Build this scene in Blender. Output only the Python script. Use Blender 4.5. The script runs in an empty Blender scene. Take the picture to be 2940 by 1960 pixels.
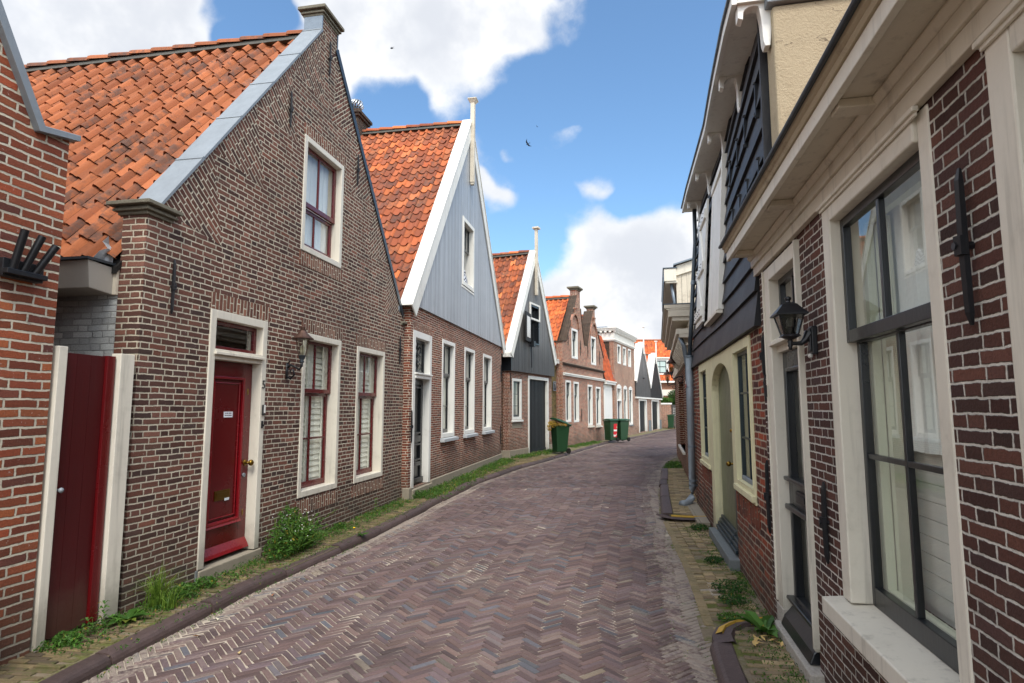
import bpy, math, random
from mathutils import Vector, Matrix
from mathutils.geometry import tessellate_polygon
R = math.radians
sc = bpy.context.scene
C = sc.collection

# ------------------------------------------------------------------ camera
cam = bpy.data.objects.new('camera', bpy.data.cameras.new('camera'))
C.objects.link(cam); sc.camera = cam
cam.location = (0, 0, 1.65)
cam.rotation_euler = (R(96.253), 0, 0)
cam.data.lens = 21.12; cam.data.sensor_width = 36
cam.data.clip_start = 0.05; cam.data.clip_end = 2000

# ------------------------------------------------------------------ sky and sun
SUN_EL, SUN_AZ = 54, 172          # azimuth clockwise from +Y: behind the camera, a little to the right
w = bpy.data.worlds.new('World'); sc.world = w; w.use_nodes = True
nt = w.node_tree; nt.nodes.clear()

class NT:
    def __init__(s, tree): s.t = tree
    def node(s, ty, **kw):
        n = s.t.nodes.new(ty)
        for k, v in kw.items(): setattr(n, k, v)
        return n
    def put(s, sock, v):
        if hasattr(v, 'is_output') or isinstance(v, bpy.types.NodeSocket): s.t.links.new(v, sock)
        else:
            if isinstance(v, (tuple, list)) and len(v) == 3 and sock.type == 'RGBA': v = (*v, 1)
            sock.default_value = v
    def m(s, op, a, b=0.0, c=None, clamp=False):
        n = s.node('ShaderNodeMath', operation=op); n.use_clamp = clamp
        s.put(n.inputs[0], a); s.put(n.inputs[1], b)
        if c is not None: s.put(n.inputs[2], c)
        return n.outputs[0]
    def vm(s, op, a, b=(0, 0, 0)):
        n = s.node('ShaderNodeVectorMath', operation=op)
        s.put(n.inputs[0], a); s.put(n.inputs[1], b)
        return n.outputs[1] if op in ('DOT_PRODUCT', 'LENGTH') else n.outputs[0]
    def noise(s, vec, scale, detail=3, rough=.55, dim='3D', out=0, dist=0):
        n = s.node('ShaderNodeTexNoise', noise_dimensions=dim)
        if vec is not None: s.put(n.inputs['Vector'], vec)
        n.inputs['Scale'].default_value = scale; n.inputs['Detail'].default_value = detail
        n.inputs['Roughness'].default_value = rough; n.inputs['Distortion'].default_value = dist
        return n.outputs[out]
    def mix(s, f, a, b, blend='MIX'):
        n = s.node('ShaderNodeMix', data_type='RGBA', blend_type=blend)
        s.put(n.inputs[0], f); s.put(n.inputs[6], a); s.put(n.inputs[7], b)
        return n.outputs[2]
    def ss(s, v, lo, hi, a=0.0, b=1.0):
        n = s.node('ShaderNodeMapRange', interpolation_type='SMOOTHSTEP')
        s.put(n.inputs[0], v)
        for i, q in enumerate((lo, hi, a, b)): s.put(n.inputs[i + 1], q)
        return n.outputs[0]
    def ramp(s, v, cols, const=False):
        n = s.node('ShaderNodeValToRGB'); cr = n.color_ramp
        if const: cr.interpolation = 'CONSTANT'
        while len(cr.elements) < len(cols): cr.elements.new(1)
        for i, c in enumerate(cols):
            cr.elements[i].position = i / (len(cols) if const else max(1, len(cols) - 1)); cr.elements[i].color = (*c, 1)
        s.put(n.inputs[0], v); return n.outputs[0]
    def xyz(s, v):
        n = s.node('ShaderNodeSeparateXYZ'); s.put(n.inputs[0], v); return n.outputs
    def comb(s, x, y, z=0.0):
        n = s.node('ShaderNodeCombineXYZ')
        for i, q in enumerate((x, y, z)): s.put(n.inputs[i], q)
        return n.outputs[0]

def pixdir(px, py):               # a direction on the sky dome (constant for the scene)
    a = (px - 1470) / 1725; b = -(py - 980) / 1725; p = R(6.253)
    return Vector((a, math.cos(p) - b * math.sin(p), math.sin(p) + b * math.cos(p))).normalized()

N = NT(nt)
sky = N.node('ShaderNodeTexSky', sky_type='NISHITA'); sky.sun_disc = False
sky.sun_elevation = R(SUN_EL); sky.sun_rotation = R(SUN_AZ)
sky.air_density = 1.0; sky.dust_density = .9; sky.ozone_density = 2.2
tc = N.node('ShaderNodeTexCoord'); D = tc.outputs['Generated']
sx = N.xyz(D)
zz = N.m('MAXIMUM', sx[2], .02)
wob = N.vm('MULTIPLY', N.vm('SUBTRACT', N.noise(D, 3.5, 4, out=1), (.5, .5, .5)), (.22, .22, .16))
D2 = N.vm('NORMALIZE', N.vm('ADD', D, wob))
# cloud banks: direction, angular radius (degrees), weight
banks = [((60, 20), 17, .85), ((400, 90), 8, .5), ((-500, 200), 25, .8), ((1180, -80), 9, .75), ((980, 200), 6, .7), ((1330, 170), 6, .8), ((1560, 20), 4, .5), ((1180, 300), 3, .2),
         ((1790, 880), 8.2, 1.0), ((1990, 780), 7, .9), ((1580, 950), 5, .5), ((2300, 900), 12, .9), ((1640, 388), 1.2, .8), ((1460, 480), 3.4, .62), ((1570, 425), 1.3, .62), ((1740, 510), 1.7, .66), ((1610, 505), 1.3, .62), ((1420, 570), 2.4, .58),
         ((1700, 600), 3.0, .56), ((2000, 375), 1.6, .55), ((1330, 420), 3, .22), ((-200, 900), 20, .6), ((680, 60), 3.8, -1.3), ((660, 190), 3, -1.0), ((1130, 340), 3.5, -.45), ((1210, 130), 1.5, -.35), ((1800, 250), 11, -.45), ((1500, 500), 7, -.3)]
dens = N.m('MULTIPLY', N.m('SUBTRACT', N.noise(D, 5.5, 8, .62), .5), 1.5)
fine = N.m('MULTIPLY', N.m('SUBTRACT', N.noise(D, 16, 6, .6), .5), .45)
dens = N.m('ADD', dens, fine)
for (px, py), rad, wt in banks:
    d = N.vm('DOT_PRODUCT', D2, tuple(pixdir(px, py)))
    dens = N.m('ADD', dens, N.ss(d, math.cos(R(rad * 1.25)), math.cos(R(rad * .35)), 0.0, wt))
# extra broken cloud added to the unseen sky for whiter fill light
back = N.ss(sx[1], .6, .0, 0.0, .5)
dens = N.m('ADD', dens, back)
cov = N.ss(dens, .12, .72)
shade = N.ss(N.noise(N.vm('ADD', D, (0, 0, .07)), 6, 5, .6), .35, .68)
ccol = N.mix(shade, (.76, .79, .84), (1.0, 1.0, 1.0))
thick = N.ss(dens, .55, 1.5)
ccol = N.mix(N.m('MULTIPLY', thick, N.m('SUBTRACT', 1.0, shade)), ccol, (.68, .71, .77))
bg1 = N.node('ShaderNodeBackground'); N.put(bg1.inputs[0], N.mix(1.0, sky.outputs[0], (.80, .97, 1.02), 'MULTIPLY')); bg1.inputs[1].default_value = .110
bg2 = N.node('ShaderNodeBackground'); N.put(bg2.inputs[0], ccol); N.put(bg2.inputs[1], N.ss(sx[1], .72, .05, .545, 1.6))  # clouds turn brighter outside the view, an added boost to the fill light
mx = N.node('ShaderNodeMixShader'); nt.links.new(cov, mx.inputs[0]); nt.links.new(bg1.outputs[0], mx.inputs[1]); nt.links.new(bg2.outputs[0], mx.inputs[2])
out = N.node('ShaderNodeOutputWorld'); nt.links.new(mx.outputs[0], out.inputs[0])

sl = bpy.data.lights.new('sun', 'SUN'); sl.energy = 1.5; sl.angle = R(18); sl.color = (1, .95, .87)
so = bpy.data.objects.new('sun', sl); C.objects.link(so)
so.rotation_euler = (R(90 - SUN_EL), 0, R(180 - SUN_AZ))
sc.view_settings.view_transform = 'Standard'; sc.view_settings.look = 'None'
sc.view_settings.exposure = 1.10; sc.view_settings.gamma = 1

# ------------------------------------------------------------------ helpers
rng = random.Random(7)
def lin(h):
    c = [int(h[i:i + 2], 16) / 255 for i in (0, 2, 4)]
    return tuple(((x + .055) / 1.055) ** 2.4 if x > .04 else x / 12.92 for x in c)

class MB:
    """collects faces, then links them as one mesh object"""
    def __init__(s): s.v = []; s.f = []; s.t = []; s.tint = (.5, .5, .5)
    def vert(s, p): s.v.append(tuple(p)); s.t.append(s.tint); return len(s.v) - 1
    def face(s, pts): s.f.append([s.vert(p) for p in pts])
    def rt(s, r=rng): s.tint = (r.random(), r.random(), r.random())
    def box(s, x0, x1, y0, y1, z0, z1):
        s.hexa([(x0, y0, z0), (x1, y0, z0), (x1, y1, z0), (x0, y1, z0), (x0, y0, z1), (x1, y0, z1), (x1, y1, z1), (x0, y1, z1)])
    def hexa(s, p):
        i = [s.vert(q) for q in p]
        for q in ((0, 3, 2, 1), (4, 5, 6, 7), (0, 1, 5, 4), (1, 2, 6, 5), (2, 3, 7, 6), (3, 0, 4, 7)): s.f.append([i[k] for k in q])
    def prism(s, poly, a, b, ax='y'):
        """poly in (x,z) extruded along y, or (y,z) along x, or (x,y) along z"""
        f = {'y': lambda p, t: (p[0], t, p[1]), 'x': lambda p, t: (t, p[0], p[1]), 'z': lambda p, t: (p[0], p[1], t)}[ax]
        n = len(poly); A = [s.vert(f(p, a)) for p in poly]; B = [s.vert(f(p, b)) for p in poly]
        if n > 4:
            for t in tessellate_polygon([[Vector((p[0], p[1], 0)) for p in poly]]):
                s.f.append([A[k] for k in t]); s.f.append([B[k] for k in reversed(t)])
        else: s.f.append(A[:]); s.f.append(B[::-1])
        for k in range(n): s.f.append([A[k], B[k], B[(k + 1) % n], A[(k + 1) % n]])
    def slab(s, outline, holes, y0, y1):
        """wall sheet in the x-z plane with openings, from y0 to y1"""
        loops = [[Vector((p[0], p[1], 0)) for p in outline]]
        for h in holes:
            if len(h) == 4 and not isinstance(h[0], (tuple, list)): h = [(h[0], h[2]), (h[1], h[2]), (h[1], h[3]), (h[0], h[3])]
            loops.append([Vector((p[0], p[1], 0)) for p in h])
        flat = [p for l in loops for p in l]
        A = [s.vert((p.x, y0, p.y)) for p in flat]; B = [s.vert((p.x, y1, p.y)) for p in flat]
        for t in tessellate_polygon(loops):
            s.f.append([A[k] for k in t]); s.f.append([B[k] for k in reversed(t)])
        o = 0
        for l in loops:
            n = len(l)
            for k in range(n): s.f.append([A[o + k], B[o + k], B[o + (k + 1) % n], A[o + (k + 1) % n]])
            o += n
    def tube(s, pts, r, n=8, caps=True):
        pts = [Vector(p) for p in pts]; rs = r if isinstance(r, (list, tuple)) else [r] * len(pts)
        rings = []; up = Vector((0, 0, 1))
        for i, p in enumerate(pts):
            d = (pts[min(i + 1, len(pts) - 1)] - pts[max(i - 1, 0)]).normalized()
            a = d.cross(up if abs(d.z) < .95 else Vector((1, 0, 0))).normalized(); b = d.cross(a)
            rings.append([s.vert(p + (a * math.cos(2 * math.pi * k / n) + b * math.sin(2 * math.pi * k / n)) * rs[i]) for k in range(n)])
        for i in range(len(rings) - 1):
            for k in range(n): s.f.append([rings[i][k], rings[i][(k + 1) % n], rings[i + 1][(k + 1) % n], rings[i + 1][k]])
        if caps: s.f.append(rings[0][::-1]); s.f.append(rings[-1][:])
    def lathe(s, prof, c=(0, 0, 0), n=12, ph=0):
        """prof: (radius, height) turned about z through c"""
        rings = [[s.vert((c[0] + r * math.cos(2 * math.pi * (k + ph) / n), c[1] + r * math.sin(2 * math.pi * (k + ph) / n), c[2] + z)) for k in range(n)] for r, z in prof]
        for i in range(len(rings) - 1):
            for k in range(n): s.f.append([rings[i][k], rings[i][(k + 1) % n], rings[i + 1][(k + 1) % n], rings[i + 1][k]])
        s.f.append(rings[0][::-1]); s.f.append(rings[-1][:])
    def ball(s, c, r, n=8, sc=(1, 1, 1)):
        k = len(s.v); m = n // 2
        s.lathe([(max(.001, r * math.sin(math.pi * i / m)), -r * math.cos(math.pi * i / m)) for i in range(m + 1)], (0, 0, 0), n)
        for i in range(k, len(s.v)): v = s.v[i]; s.v[i] = (c[0] + v[0] * sc[0], c[1] + v[1] * sc[1], c[2] + v[2] * sc[2])
    def sweep(s, prof, a, b, axis='x'):
        """closed profile in (y,z) swept along x from a to b"""
        s.prism(prof, a, b, axis)
    def build(s, name, mat, parent=None, flip=False, bevel=0, smooth=False, bseg=2):
        me = bpy.data.meshes.new(name)
        vs = [(-x, y, z) for x, y, z in s.v] if flip else s.v
        fs = [f[::-1] for f in s.f] if flip else s.f
        me.from_pydata(vs, [], fs)
        at = me.color_attributes.new('tint', 'FLOAT_COLOR', 'POINT')
        at.data.foreach_set('color', [q for t in s.t for q in (t[0], t[1], t[2], 1.0)])
        uv = me.uv_layers.new(name='metres'); co = [0.0] * (2 * len(me.loops))
        mv = me.vertices
        for p in me.polygons:
            n = p.normal; ax, ay, az = abs(n.x), abs(n.y), abs(n.z)
            for li in p.loop_indices:
                v = mv[me.loops[li].vertex_index].co
                if az > .8 and az > max(ax, ay): q = (v.x, v.y)
                elif ay >= ax: q = (v.x, v.z)
                else: q = (v.y, v.z)
                co[2 * li], co[2 * li + 1] = q
        uv.data.foreach_set('uv', co)
        if smooth: me.polygons.foreach_set('use_smooth', [True] * len(me.polygons))
        me.materials.append(mat); me.update()
        o = bpy.data.objects.new(name, me); C.objects.link(o)
        if parent: o.parent = parent
        if bevel:
            m = o.modifiers.new('bevel', 'BEVEL'); m.width = bevel; m.segments = bseg; m.limit_method = 'ANGLE'; m.angle_limit = R(50)
        return o

def tag(o, label=None, cat=None, group=None, kind=None):
    if label: o['label'] = label
    if cat: o['category'] = cat
    if group: o['group'] = group
    if kind: o['kind'] = kind
    return o
def empty(name, loc, rz, label, cat, group=None):
    o = bpy.data.objects.new(name, None); C.objects.link(o); o.location = loc; o.rotation_euler = (0, 0, rz); o.empty_display_size = .2
    return tag(o, label, cat, group)
class Place:
    """a frame at the foot of a facade: x along it (away from the camera), y into the building, z up"""
    def __init__(s, org, ang, right=False):
        s.o = Vector((org[0], org[1], 0)); s.right = right; a = R(ang)
        s.d = Vector((math.sin(a), math.cos(a), 0)); s.n = Vector((math.cos(a), -math.sin(a), 0))  # n points to the right of the street
        s.rz = R(90 - ang) + (math.pi if right else 0)
        s.inw = s.n if right else -s.n
    def at(s, u, y, z=0): return s.o + s.d * u + s.inw * y + Vector((0, 0, z))
    def root(s, name, label, cat, group=None, u=0, y=0, z=0): return empty(name, s.at(u, y, z), s.rz, label, cat, group)
    def kid(s, name, mb, mat, par, **k): return mb.build(name, mat, par, flip=s.right, **k)

def copy_tree(o, parent=None):
    c = o.copy(); C.objects.link(c); c.parent = parent
    for ch in list(o.children): copy_tree(ch, c)
    return c

# ------------------------------------------------------------------ materials
def newmat(name):
    m = bpy.data.materials.new(name); m.use_nodes = True; t = m.node_tree; t.nodes.clear()
    n = NT(t); b = n.node('ShaderNodeBsdfPrincipled'); o = n.node('ShaderNodeOutputMaterial'); t.links.new(b.outputs[0], o.inputs[0])
    return m, n, b
def uvs(n): return n.node('ShaderNodeUVMap', uv_map='metres').outputs[0]
def obj(n): return n.node('ShaderNodeTexCoord').outputs['Object']
def tintc(n): return n.node('ShaderNodeVertexColor', layer_name='tint').outputs[0]
def bump(n, b, h, dist, strength=1.0):
    k = n.node('ShaderNodeBump'); k.inputs['Strength'].default_value = strength; k.inputs['Distance'].default_value = dist
    n.put(k.inputs['Height'], h); n.t.links.new(k.outputs[0], b.inputs['Normal'])

def brick(name, cols, mortar, L=.185, ch=.053, j=.011, white=.0, seed=0, vert=False, slopes=None, dirt=0.0, dist=.012, dark=(.05, .045, .04), wob=.006, flem=True):
    m, n, b = newmat(name)
    uv = uvs(n); X = n.xyz(uv)
    u, v = (X[1], X[0]) if vert else (X[0], X[1])
    u0, v0 = u, v
    if slopes:                      # brickwork laid square to the gable edge in triangular teeth
        tooth = None; U, V = u, v
        for (ex, ez, ang, T, dep, smax) in slopes:
            ca, sa = math.cos(R(ang)), math.sin(R(ang))
            dx = n.m('SUBTRACT', u, ex); dz = n.m('SUBTRACT', v, ez)
            t = n.m('ADD', n.m('MULTIPLY', dx, ca), n.m('MULTIPLY', dz, sa))            # along the slope
            q = n.m('SUBTRACT', n.m('MULTIPLY', dx, sa), n.m('MULTIPLY', dz, ca))       # square to it
            if ang > 90: q = n.m('MULTIPLY', q, 1.0)
            q = n.m('ABSOLUTE', q)
            ft = n.m('FRACT', n.m('DIVIDE', t, T))
            lim = n.m('MULTIPLY', n.m('MINIMUM', n.m('DIVIDE', ft, .42), n.m('DIVIDE', n.m('SUBTRACT', 1.0, ft), .58)), dep)
            k = n.m('MULTIPLY', n.m('LESS_THAN', q, lim), n.m('MULTIPLY', n.m('GREATER_THAN', t, 0.0), n.m('LESS_THAN', t, smax)))
            inv = n.m('SUBTRACT', 1.0, k)
            U = n.m('ADD', n.m('MULTIPLY', q, k), n.m('MULTIPLY', U, inv))
            V = n.m('ADD', n.m('MULTIPLY', n.m('ADD', t, 20.0), k), n.m('MULTIPLY', V, inv))
        u, v = U, V
    wn = n.noise(uv, 3.2, 3, out=1); wx = n.xyz(wn)
    u = n.m('ADD', n.m('ADD', u, 50.0), n.m('MULTIPLY', n.m('SUBTRACT', wx[0], .5), wob * 2))
    v = n.m('ADD', n.m('ADD', v, 10.0 + seed), n.m('MULTIPLY', n.m('SUBTRACT', wx[1], .5), wob * 3))
    wf = n.xyz(n.noise(uv, 26, 2, out=1))
    u = n.m('ADD', u, n.m('MULTIPLY', n.m('SUBTRACT', wf[0], .5), .011)); v = n.m('ADD', v, n.m('MULTIPLY', n.m('SUBTRACT', wf[1], .5), .009))
    vr = n.m('DIVIDE', v, ch); row = n.m('FLOOR', vr); fv = n.m('FRACT', vr)
    hd = L / 2 + j / 2 if flem else 0.0001
    P = L + j + hd
    rn = n.node('ShaderNodeTexWhiteNoise', noise_dimensions='1D'); n.put(rn.inputs['W'], row)
    odd = n.m('MODULO', row, 2.0)
    uo = n.m('ADD', u, n.m('ADD', n.m('MULTIPLY', odd, P / 2), n.m('MULTIPLY', rn.outputs[0], .05)))
    ur = n.m('DIVIDE', uo, P); col = n.m('FLOOR', ur); fu = n.m('MULTIPLY', n.m('FRACT', ur), P)
    isH = n.m('GREATER_THAN', fu, L + j)
    du = n.m('SUBTRACT', fu, n.m('MULTIPLY', isH, L + j))
    wd = n.m('ADD', n.m('MULTIPLY', isH, hd - (L + j)), L + j)
    dh = n.m('MINIMUM', du, n.m('SUBTRACT', wd, du)); dv = n.m('MULTIPLY', n.m('MINIMUM', fv, n.m('SUBTRACT', 1.0, fv)), ch)
    d = n.m('MINIMUM', dh, dv)
    rough_n = n.noise(uv, 60, 3, .6)
    d = n.m('ADD', d, n.m('MULTIPLY', n.m('SUBTRACT', rough_n, .5), .006))
    mask = n.ss(d, j * .5 - .0015, j * .5 + .0025)
    wn2 = n.node('ShaderNodeTexWhiteNoise', noise_dimensions='3D')
    n.put(wn2.inputs['Vector'], n.comb(n.m('ADD', n.m('MULTIPLY', col, 2.0), isH), row, seed + .5))
    rnd = wn2.outputs['Value']; rx = n.xyz(wn2.outputs['Color'])
    c = n.ramp(n.m('ADD', n.m('MULTIPLY', rnd, .92), n.m('MULTIPLY', n.noise(uv, .9, 3), .08)), [lin(x) for x in cols])
    val = n.m('ADD', .72, n.m('MULTIPLY', rx[1], .5))
    g1 = n.noise(uv, 75, 4, .7)
    c = n.mix(1.0, c, n.comb(*[n.m('MULTIPLY', val, n.m('ADD', .38, n.m('MULTIPLY', g1, 1.15)))] * 3), 'MULTIPLY')
    big = n.noise(uv, .55, 4, .6)
    if white:
        wm = n.m('MULTIPLY', n.ss(n.noise(uv, 34, 5, .75), .60, .72), n.ss(n.m('ADD', rx[2], n.m('MULTIPLY', big, .6)), 1.25 - white, 1.45 - white))
        c = n.mix(wm, c, (.50, .44, .39))
    mo = n.mix(n.noise(uv, 9, 4, .7), tuple(x * .72 for x in lin(mortar)), tuple(min(1, x * 1.12) for x in lin(mortar)))
    mo = n.mix(n.ss(n.noise(uv, 1.3, 5, .7), .46, .72, 0.0, .65), mo, tuple(x * .42 for x in lin(mortar)))
    mo = n.mix(n.ss(n.noise(uv, 11, 4, .7), .55, .70, 0.0, .55), mo, tuple(x * .3 for x in lin(mortar)))
    c = n.mix(mask, mo, c)
    tone = n.m('ADD', .60, n.m('MULTIPLY', n.m('ADD', n.m('MULTIPLY', n.noise(n.vm('ADD', uv, (7, 3, 0)), .8, 5, .65), .7), n.m('MULTIPLY', n.noise(n.vm('MULTIPLY', uv, (1.6, .5, 1)), 1.1, 4, .6), .45)), .78))
    c = n.mix(1.0, c, n.comb(tone, tone, tone), 'MULTIPLY')
    c = n.mix(n.ss(big, .35, .8, 0.0, .22), c, dark)
    if dirt:
        k = n.m('MULTIPLY', n.ss(n.m('ADD', v0, n.m('MULTIPLY', n.noise(uv, 1.6, 4), 1.0)), 1.35, .45), dirt)
        c = n.mix(k, c, n.mix(n.noise(uv, 5, 4), (.045, .042, .028), (.085, .065, .05)))
    n.put(b.inputs['Base Color'], c); n.put(b.inputs['Roughness'], n.m('ADD', .78, n.m('MULTIPLY', g1, .2)))
    b.inputs['Specular IOR Level'].default_value = .25
    h = n.m('ADD', n.m('MULTIPLY', mask, .8), n.m('ADD', n.m('MULTIPLY', g1, .45), n.m('MULTIPLY', rx[0], .3)))
    bump(n, b, h, dist)
    return m

def paint(name, col, rough=.45, dirt=.25, dcol=(.22, .19, .14), grain=True, spec=.4, var=0.0, sc_=1.0, bd=.004, sheen_z=None, splash=0.0):
    m, n, b = newmat(name); o = obj(n); c0 = lin(col)
    n1 = n.noise(o, 2.3 * sc_, 5, .65); n2 = n.noise(n.vm('MULTIPLY', o, (1, 1, .12)), 45 * sc_, 4, .6)
    c = n.mix(n.m('MULTIPLY', n1, .5), c0, tuple(x * .78 for x in c0))
    c = n.mix(n.ss(n.m('ADD', n.m('MULTIPLY', n1, .6), n.m('MULTIPLY', n.noise(o, 14, 5, .7), .4)), .5, .72, 0.0, dirt), c, dcol)
    if var:
        t = n.xyz(tintc(n)); c = n.mix(1.0, c, n.comb(*[n.m('ADD', 1 - var / 2, n.m('MULTIPLY', t[0], var))] * 3), 'MULTIPLY')
        c = n.mix(n.ss(n2, .5, .8, 0.0, .35 * var), c, tuple(x * .5 for x in c0))
    if splash:
        st_ = n.noise(n.vm('MULTIPLY', o, (14, 14, .8)), 1.0, 5, .65)
        c = n.mix(n.ss(st_, .52, .72, 0.0, .45 * splash), c, tuple(x * .5 for x in dcol))
        k_ = n.m('ADD', n.xyz(o)[2], n.m('MULTIPLY', n.m('SUBTRACT', n.noise(o, 7, 5, .7), .5), .55))
        c = n.mix(n.ss(k_, .50, .05, 0.0, .8 * splash), c, (.13, .11, .08))
        c = n.mix(n.ss(n.noise(o, 28, 4, .75), .70, .76, 0.0, .6 * splash), c, (.2, .16, .12))
    if sheen_z:  # darker low down: sky reflection on the upper boards put into the colour
        zz_ = n.m('ADD', n.xyz(o)[2], n.m('MULTIPLY', n.m('SUBTRACT', n.noise(n.vm('MULTIPLY', o, (9, 9, .5)), 1.0, 4, .6), .5), 1.6))
        c = n.mix(n.ss(zz_, sheen_z[1], sheen_z[0], 0.0, .8), c, (.045, .042, .04))
    n.put(b.inputs['Base Color'], c); n.put(b.inputs['Roughness'], n.m('ADD', rough - .08, n.m('MULTIPLY', n1, .2)))
    b.inputs['Specular IOR Level'].default_value = spec
    bump(n, b, n.m('ADD', n.m('MULTIPLY', n2, .6), n.m('MULTIPLY', n.noise(o, 30, 3), .4)) if grain else n.noise(o, 25, 3), bd, .6)
    return m
def metal(name, col, rough=.4, met=1.0, var=.3, dist=.002):
    m, n, b = newmat(name); o = obj(n); c0 = lin(col); k = n.noise(o, 6, 5, .65)
    n.put(b.inputs['Base Color'], n.mix(k, tuple(x * (1 - var) for x in c0), tuple(min(1, x * (1 + var * .4)) for x in c0)))
    n.put(b.inputs['Roughness'], n.m('ADD', rough - .1, n.m('MULTIPLY', n.noise(o, 17, 4), .25))); b.inputs['Metallic'].default_value = met
    bump(n, b, n.noise(o, 20, 4), dist, .5); return m
def glass(name, tint=.8, ior=1.6, rough=.01):
    m = bpy.data.materials.new(name); m.use_nodes = True; t = m.node_tree; t.nodes.clear(); n = NT(t)
    tr = n.node('ShaderNodeBsdfTransparent'); tr.inputs[0].default_value = (tint, tint * 1.01, tint * .98, 1)
    gl = n.node('ShaderNodeBsdfGlossy'); gl.inputs['Roughness'].default_value = rough
    k = n.node('ShaderNodeBump'); k.inputs['Distance'].default_value = .0015; k.inputs['Strength'].default_value = .06
    n.put(k.inputs['Height'], n.noise(obj(n), 2.0, 1)); t.links.new(k.outputs[0], gl.inputs['Normal'])
    ge = n.node('ShaderNodeNewGeometry'); c = n.m('ABSOLUTE', n.vm('DOT_PRODUCT', ge.outputs['Normal'], ge.outputs['Incoming']))
    q = n.m('POWER', n.m('SUBTRACT', 1.0, c), 5.0); f0 = 2.5 * ((ior - 1) / (ior + 1)) ** 2
    fr = n.m('ADD', f0, n.m('MULTIPLY', 1 - f0, q))
    mx = n.node('ShaderNodeMixShader'); n.put(mx.inputs[0], fr); t.links.new(tr.outputs[0], mx.inputs[1]); t.links.new(gl.outputs[0], mx.inputs[2])
    o = n.node('ShaderNodeOutputMaterial'); t.links.new(mx.outputs[0], o.inputs[0]); return m
def tilemat(name, cols, stain=.5, moss=.1):
    m, n, b = newmat(name); o = obj(n); t = n.xyz(tintc(n))
    c = n.ramp(t[0], [lin(x) for x in cols])
    c = n.mix(1.0, c, n.comb(*[n.m('ADD', .75, n.m('MULTIPLY', t[1], .45))] * 3), 'MULTIPLY')
    k = n.m('ADD', n.m('MULTIPLY', n.noise(o, 8, 6, .72), .85), n.m('MULTIPLY', t[2], .22))
    c = n.mix(n.ss(k, .50, .72, 0.0, stain), c, (.055, .045, .04))
    c = n.mix(n.ss(n.noise(o, 38, 4, .7), .62, .74, 0.0, .6), c, (.03, .025, .02))
    c = n.mix(n.ss(n.noise(n.vm('ADD', o, (5, 5, 5)), 14, 4, .7), .66, .74, 0.0, moss * 3), c, (.42, .24, .02))
    n.put(b.inputs['Base Color'], c); b.inputs['Roughness'].default_value = .8; b.inputs['Specular IOR Level'].default_value = .3
    bump(n, b, n.noise(o, 55, 4, .7), .006, .8); return m
def plain(name, col, rough=.8, var=.3, sc_=8, dist=.003, spec=.3, tint=0):
    m, n, b = newmat(name); o = obj(n); c0 = lin(col); k = n.noise(o, sc_, 5, .65)
    cc = n.mix(k, tuple(x * (1 - var) for x in c0), tuple(min(1, x * (1 + var)) for x in c0))
    if tint: cc = n.mix(1.0, cc, n.comb(*[n.m('ADD', 1 - tint / 2, n.m('MULTIPLY', n.xyz(tintc(n))[0], tint))] * 3), 'MULTIPLY')
    n.put(b.inputs['Base Color'], cc)
    b.inputs['Roughness'].default_value = rough; b.inputs['Specular IOR Level'].default_value = spec
    bump(n, b, n.noise(o, sc_ * 5, 4), dist, .7); return m
def leafmat(name, a, bcol, trans=.25):
    m, n, b = newmat(name); t = n.xyz(tintc(n))
    c = n.mix(t[0], lin(a), lin(bcol)); c = n.mix(n.ss(t[1], .94, .99), c, lin('8a7a2c'))
    n.put(b.inputs['Base Color'], c); b.inputs['Roughness'].default_value = .55
    b.inputs['Specular IOR Level'].default_value = .3
    tl = n.node('ShaderNodeBsdfTranslucent'); n.put(tl.inputs[0], c); mx = n.node('ShaderNodeMixShader'); mx.inputs[0].default_value = trans
    o = [q for q in m.node_tree.nodes if q.type == 'OUTPUT_MATERIAL'][0]
    m.node_tree.links.new(b.outputs[0], mx.inputs[1]); m.node_tree.links.new(tl.outputs[0], mx.inputs[2]); m.node_tree.links.new(mx.outputs[0], o.inputs[0])
    return m
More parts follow.
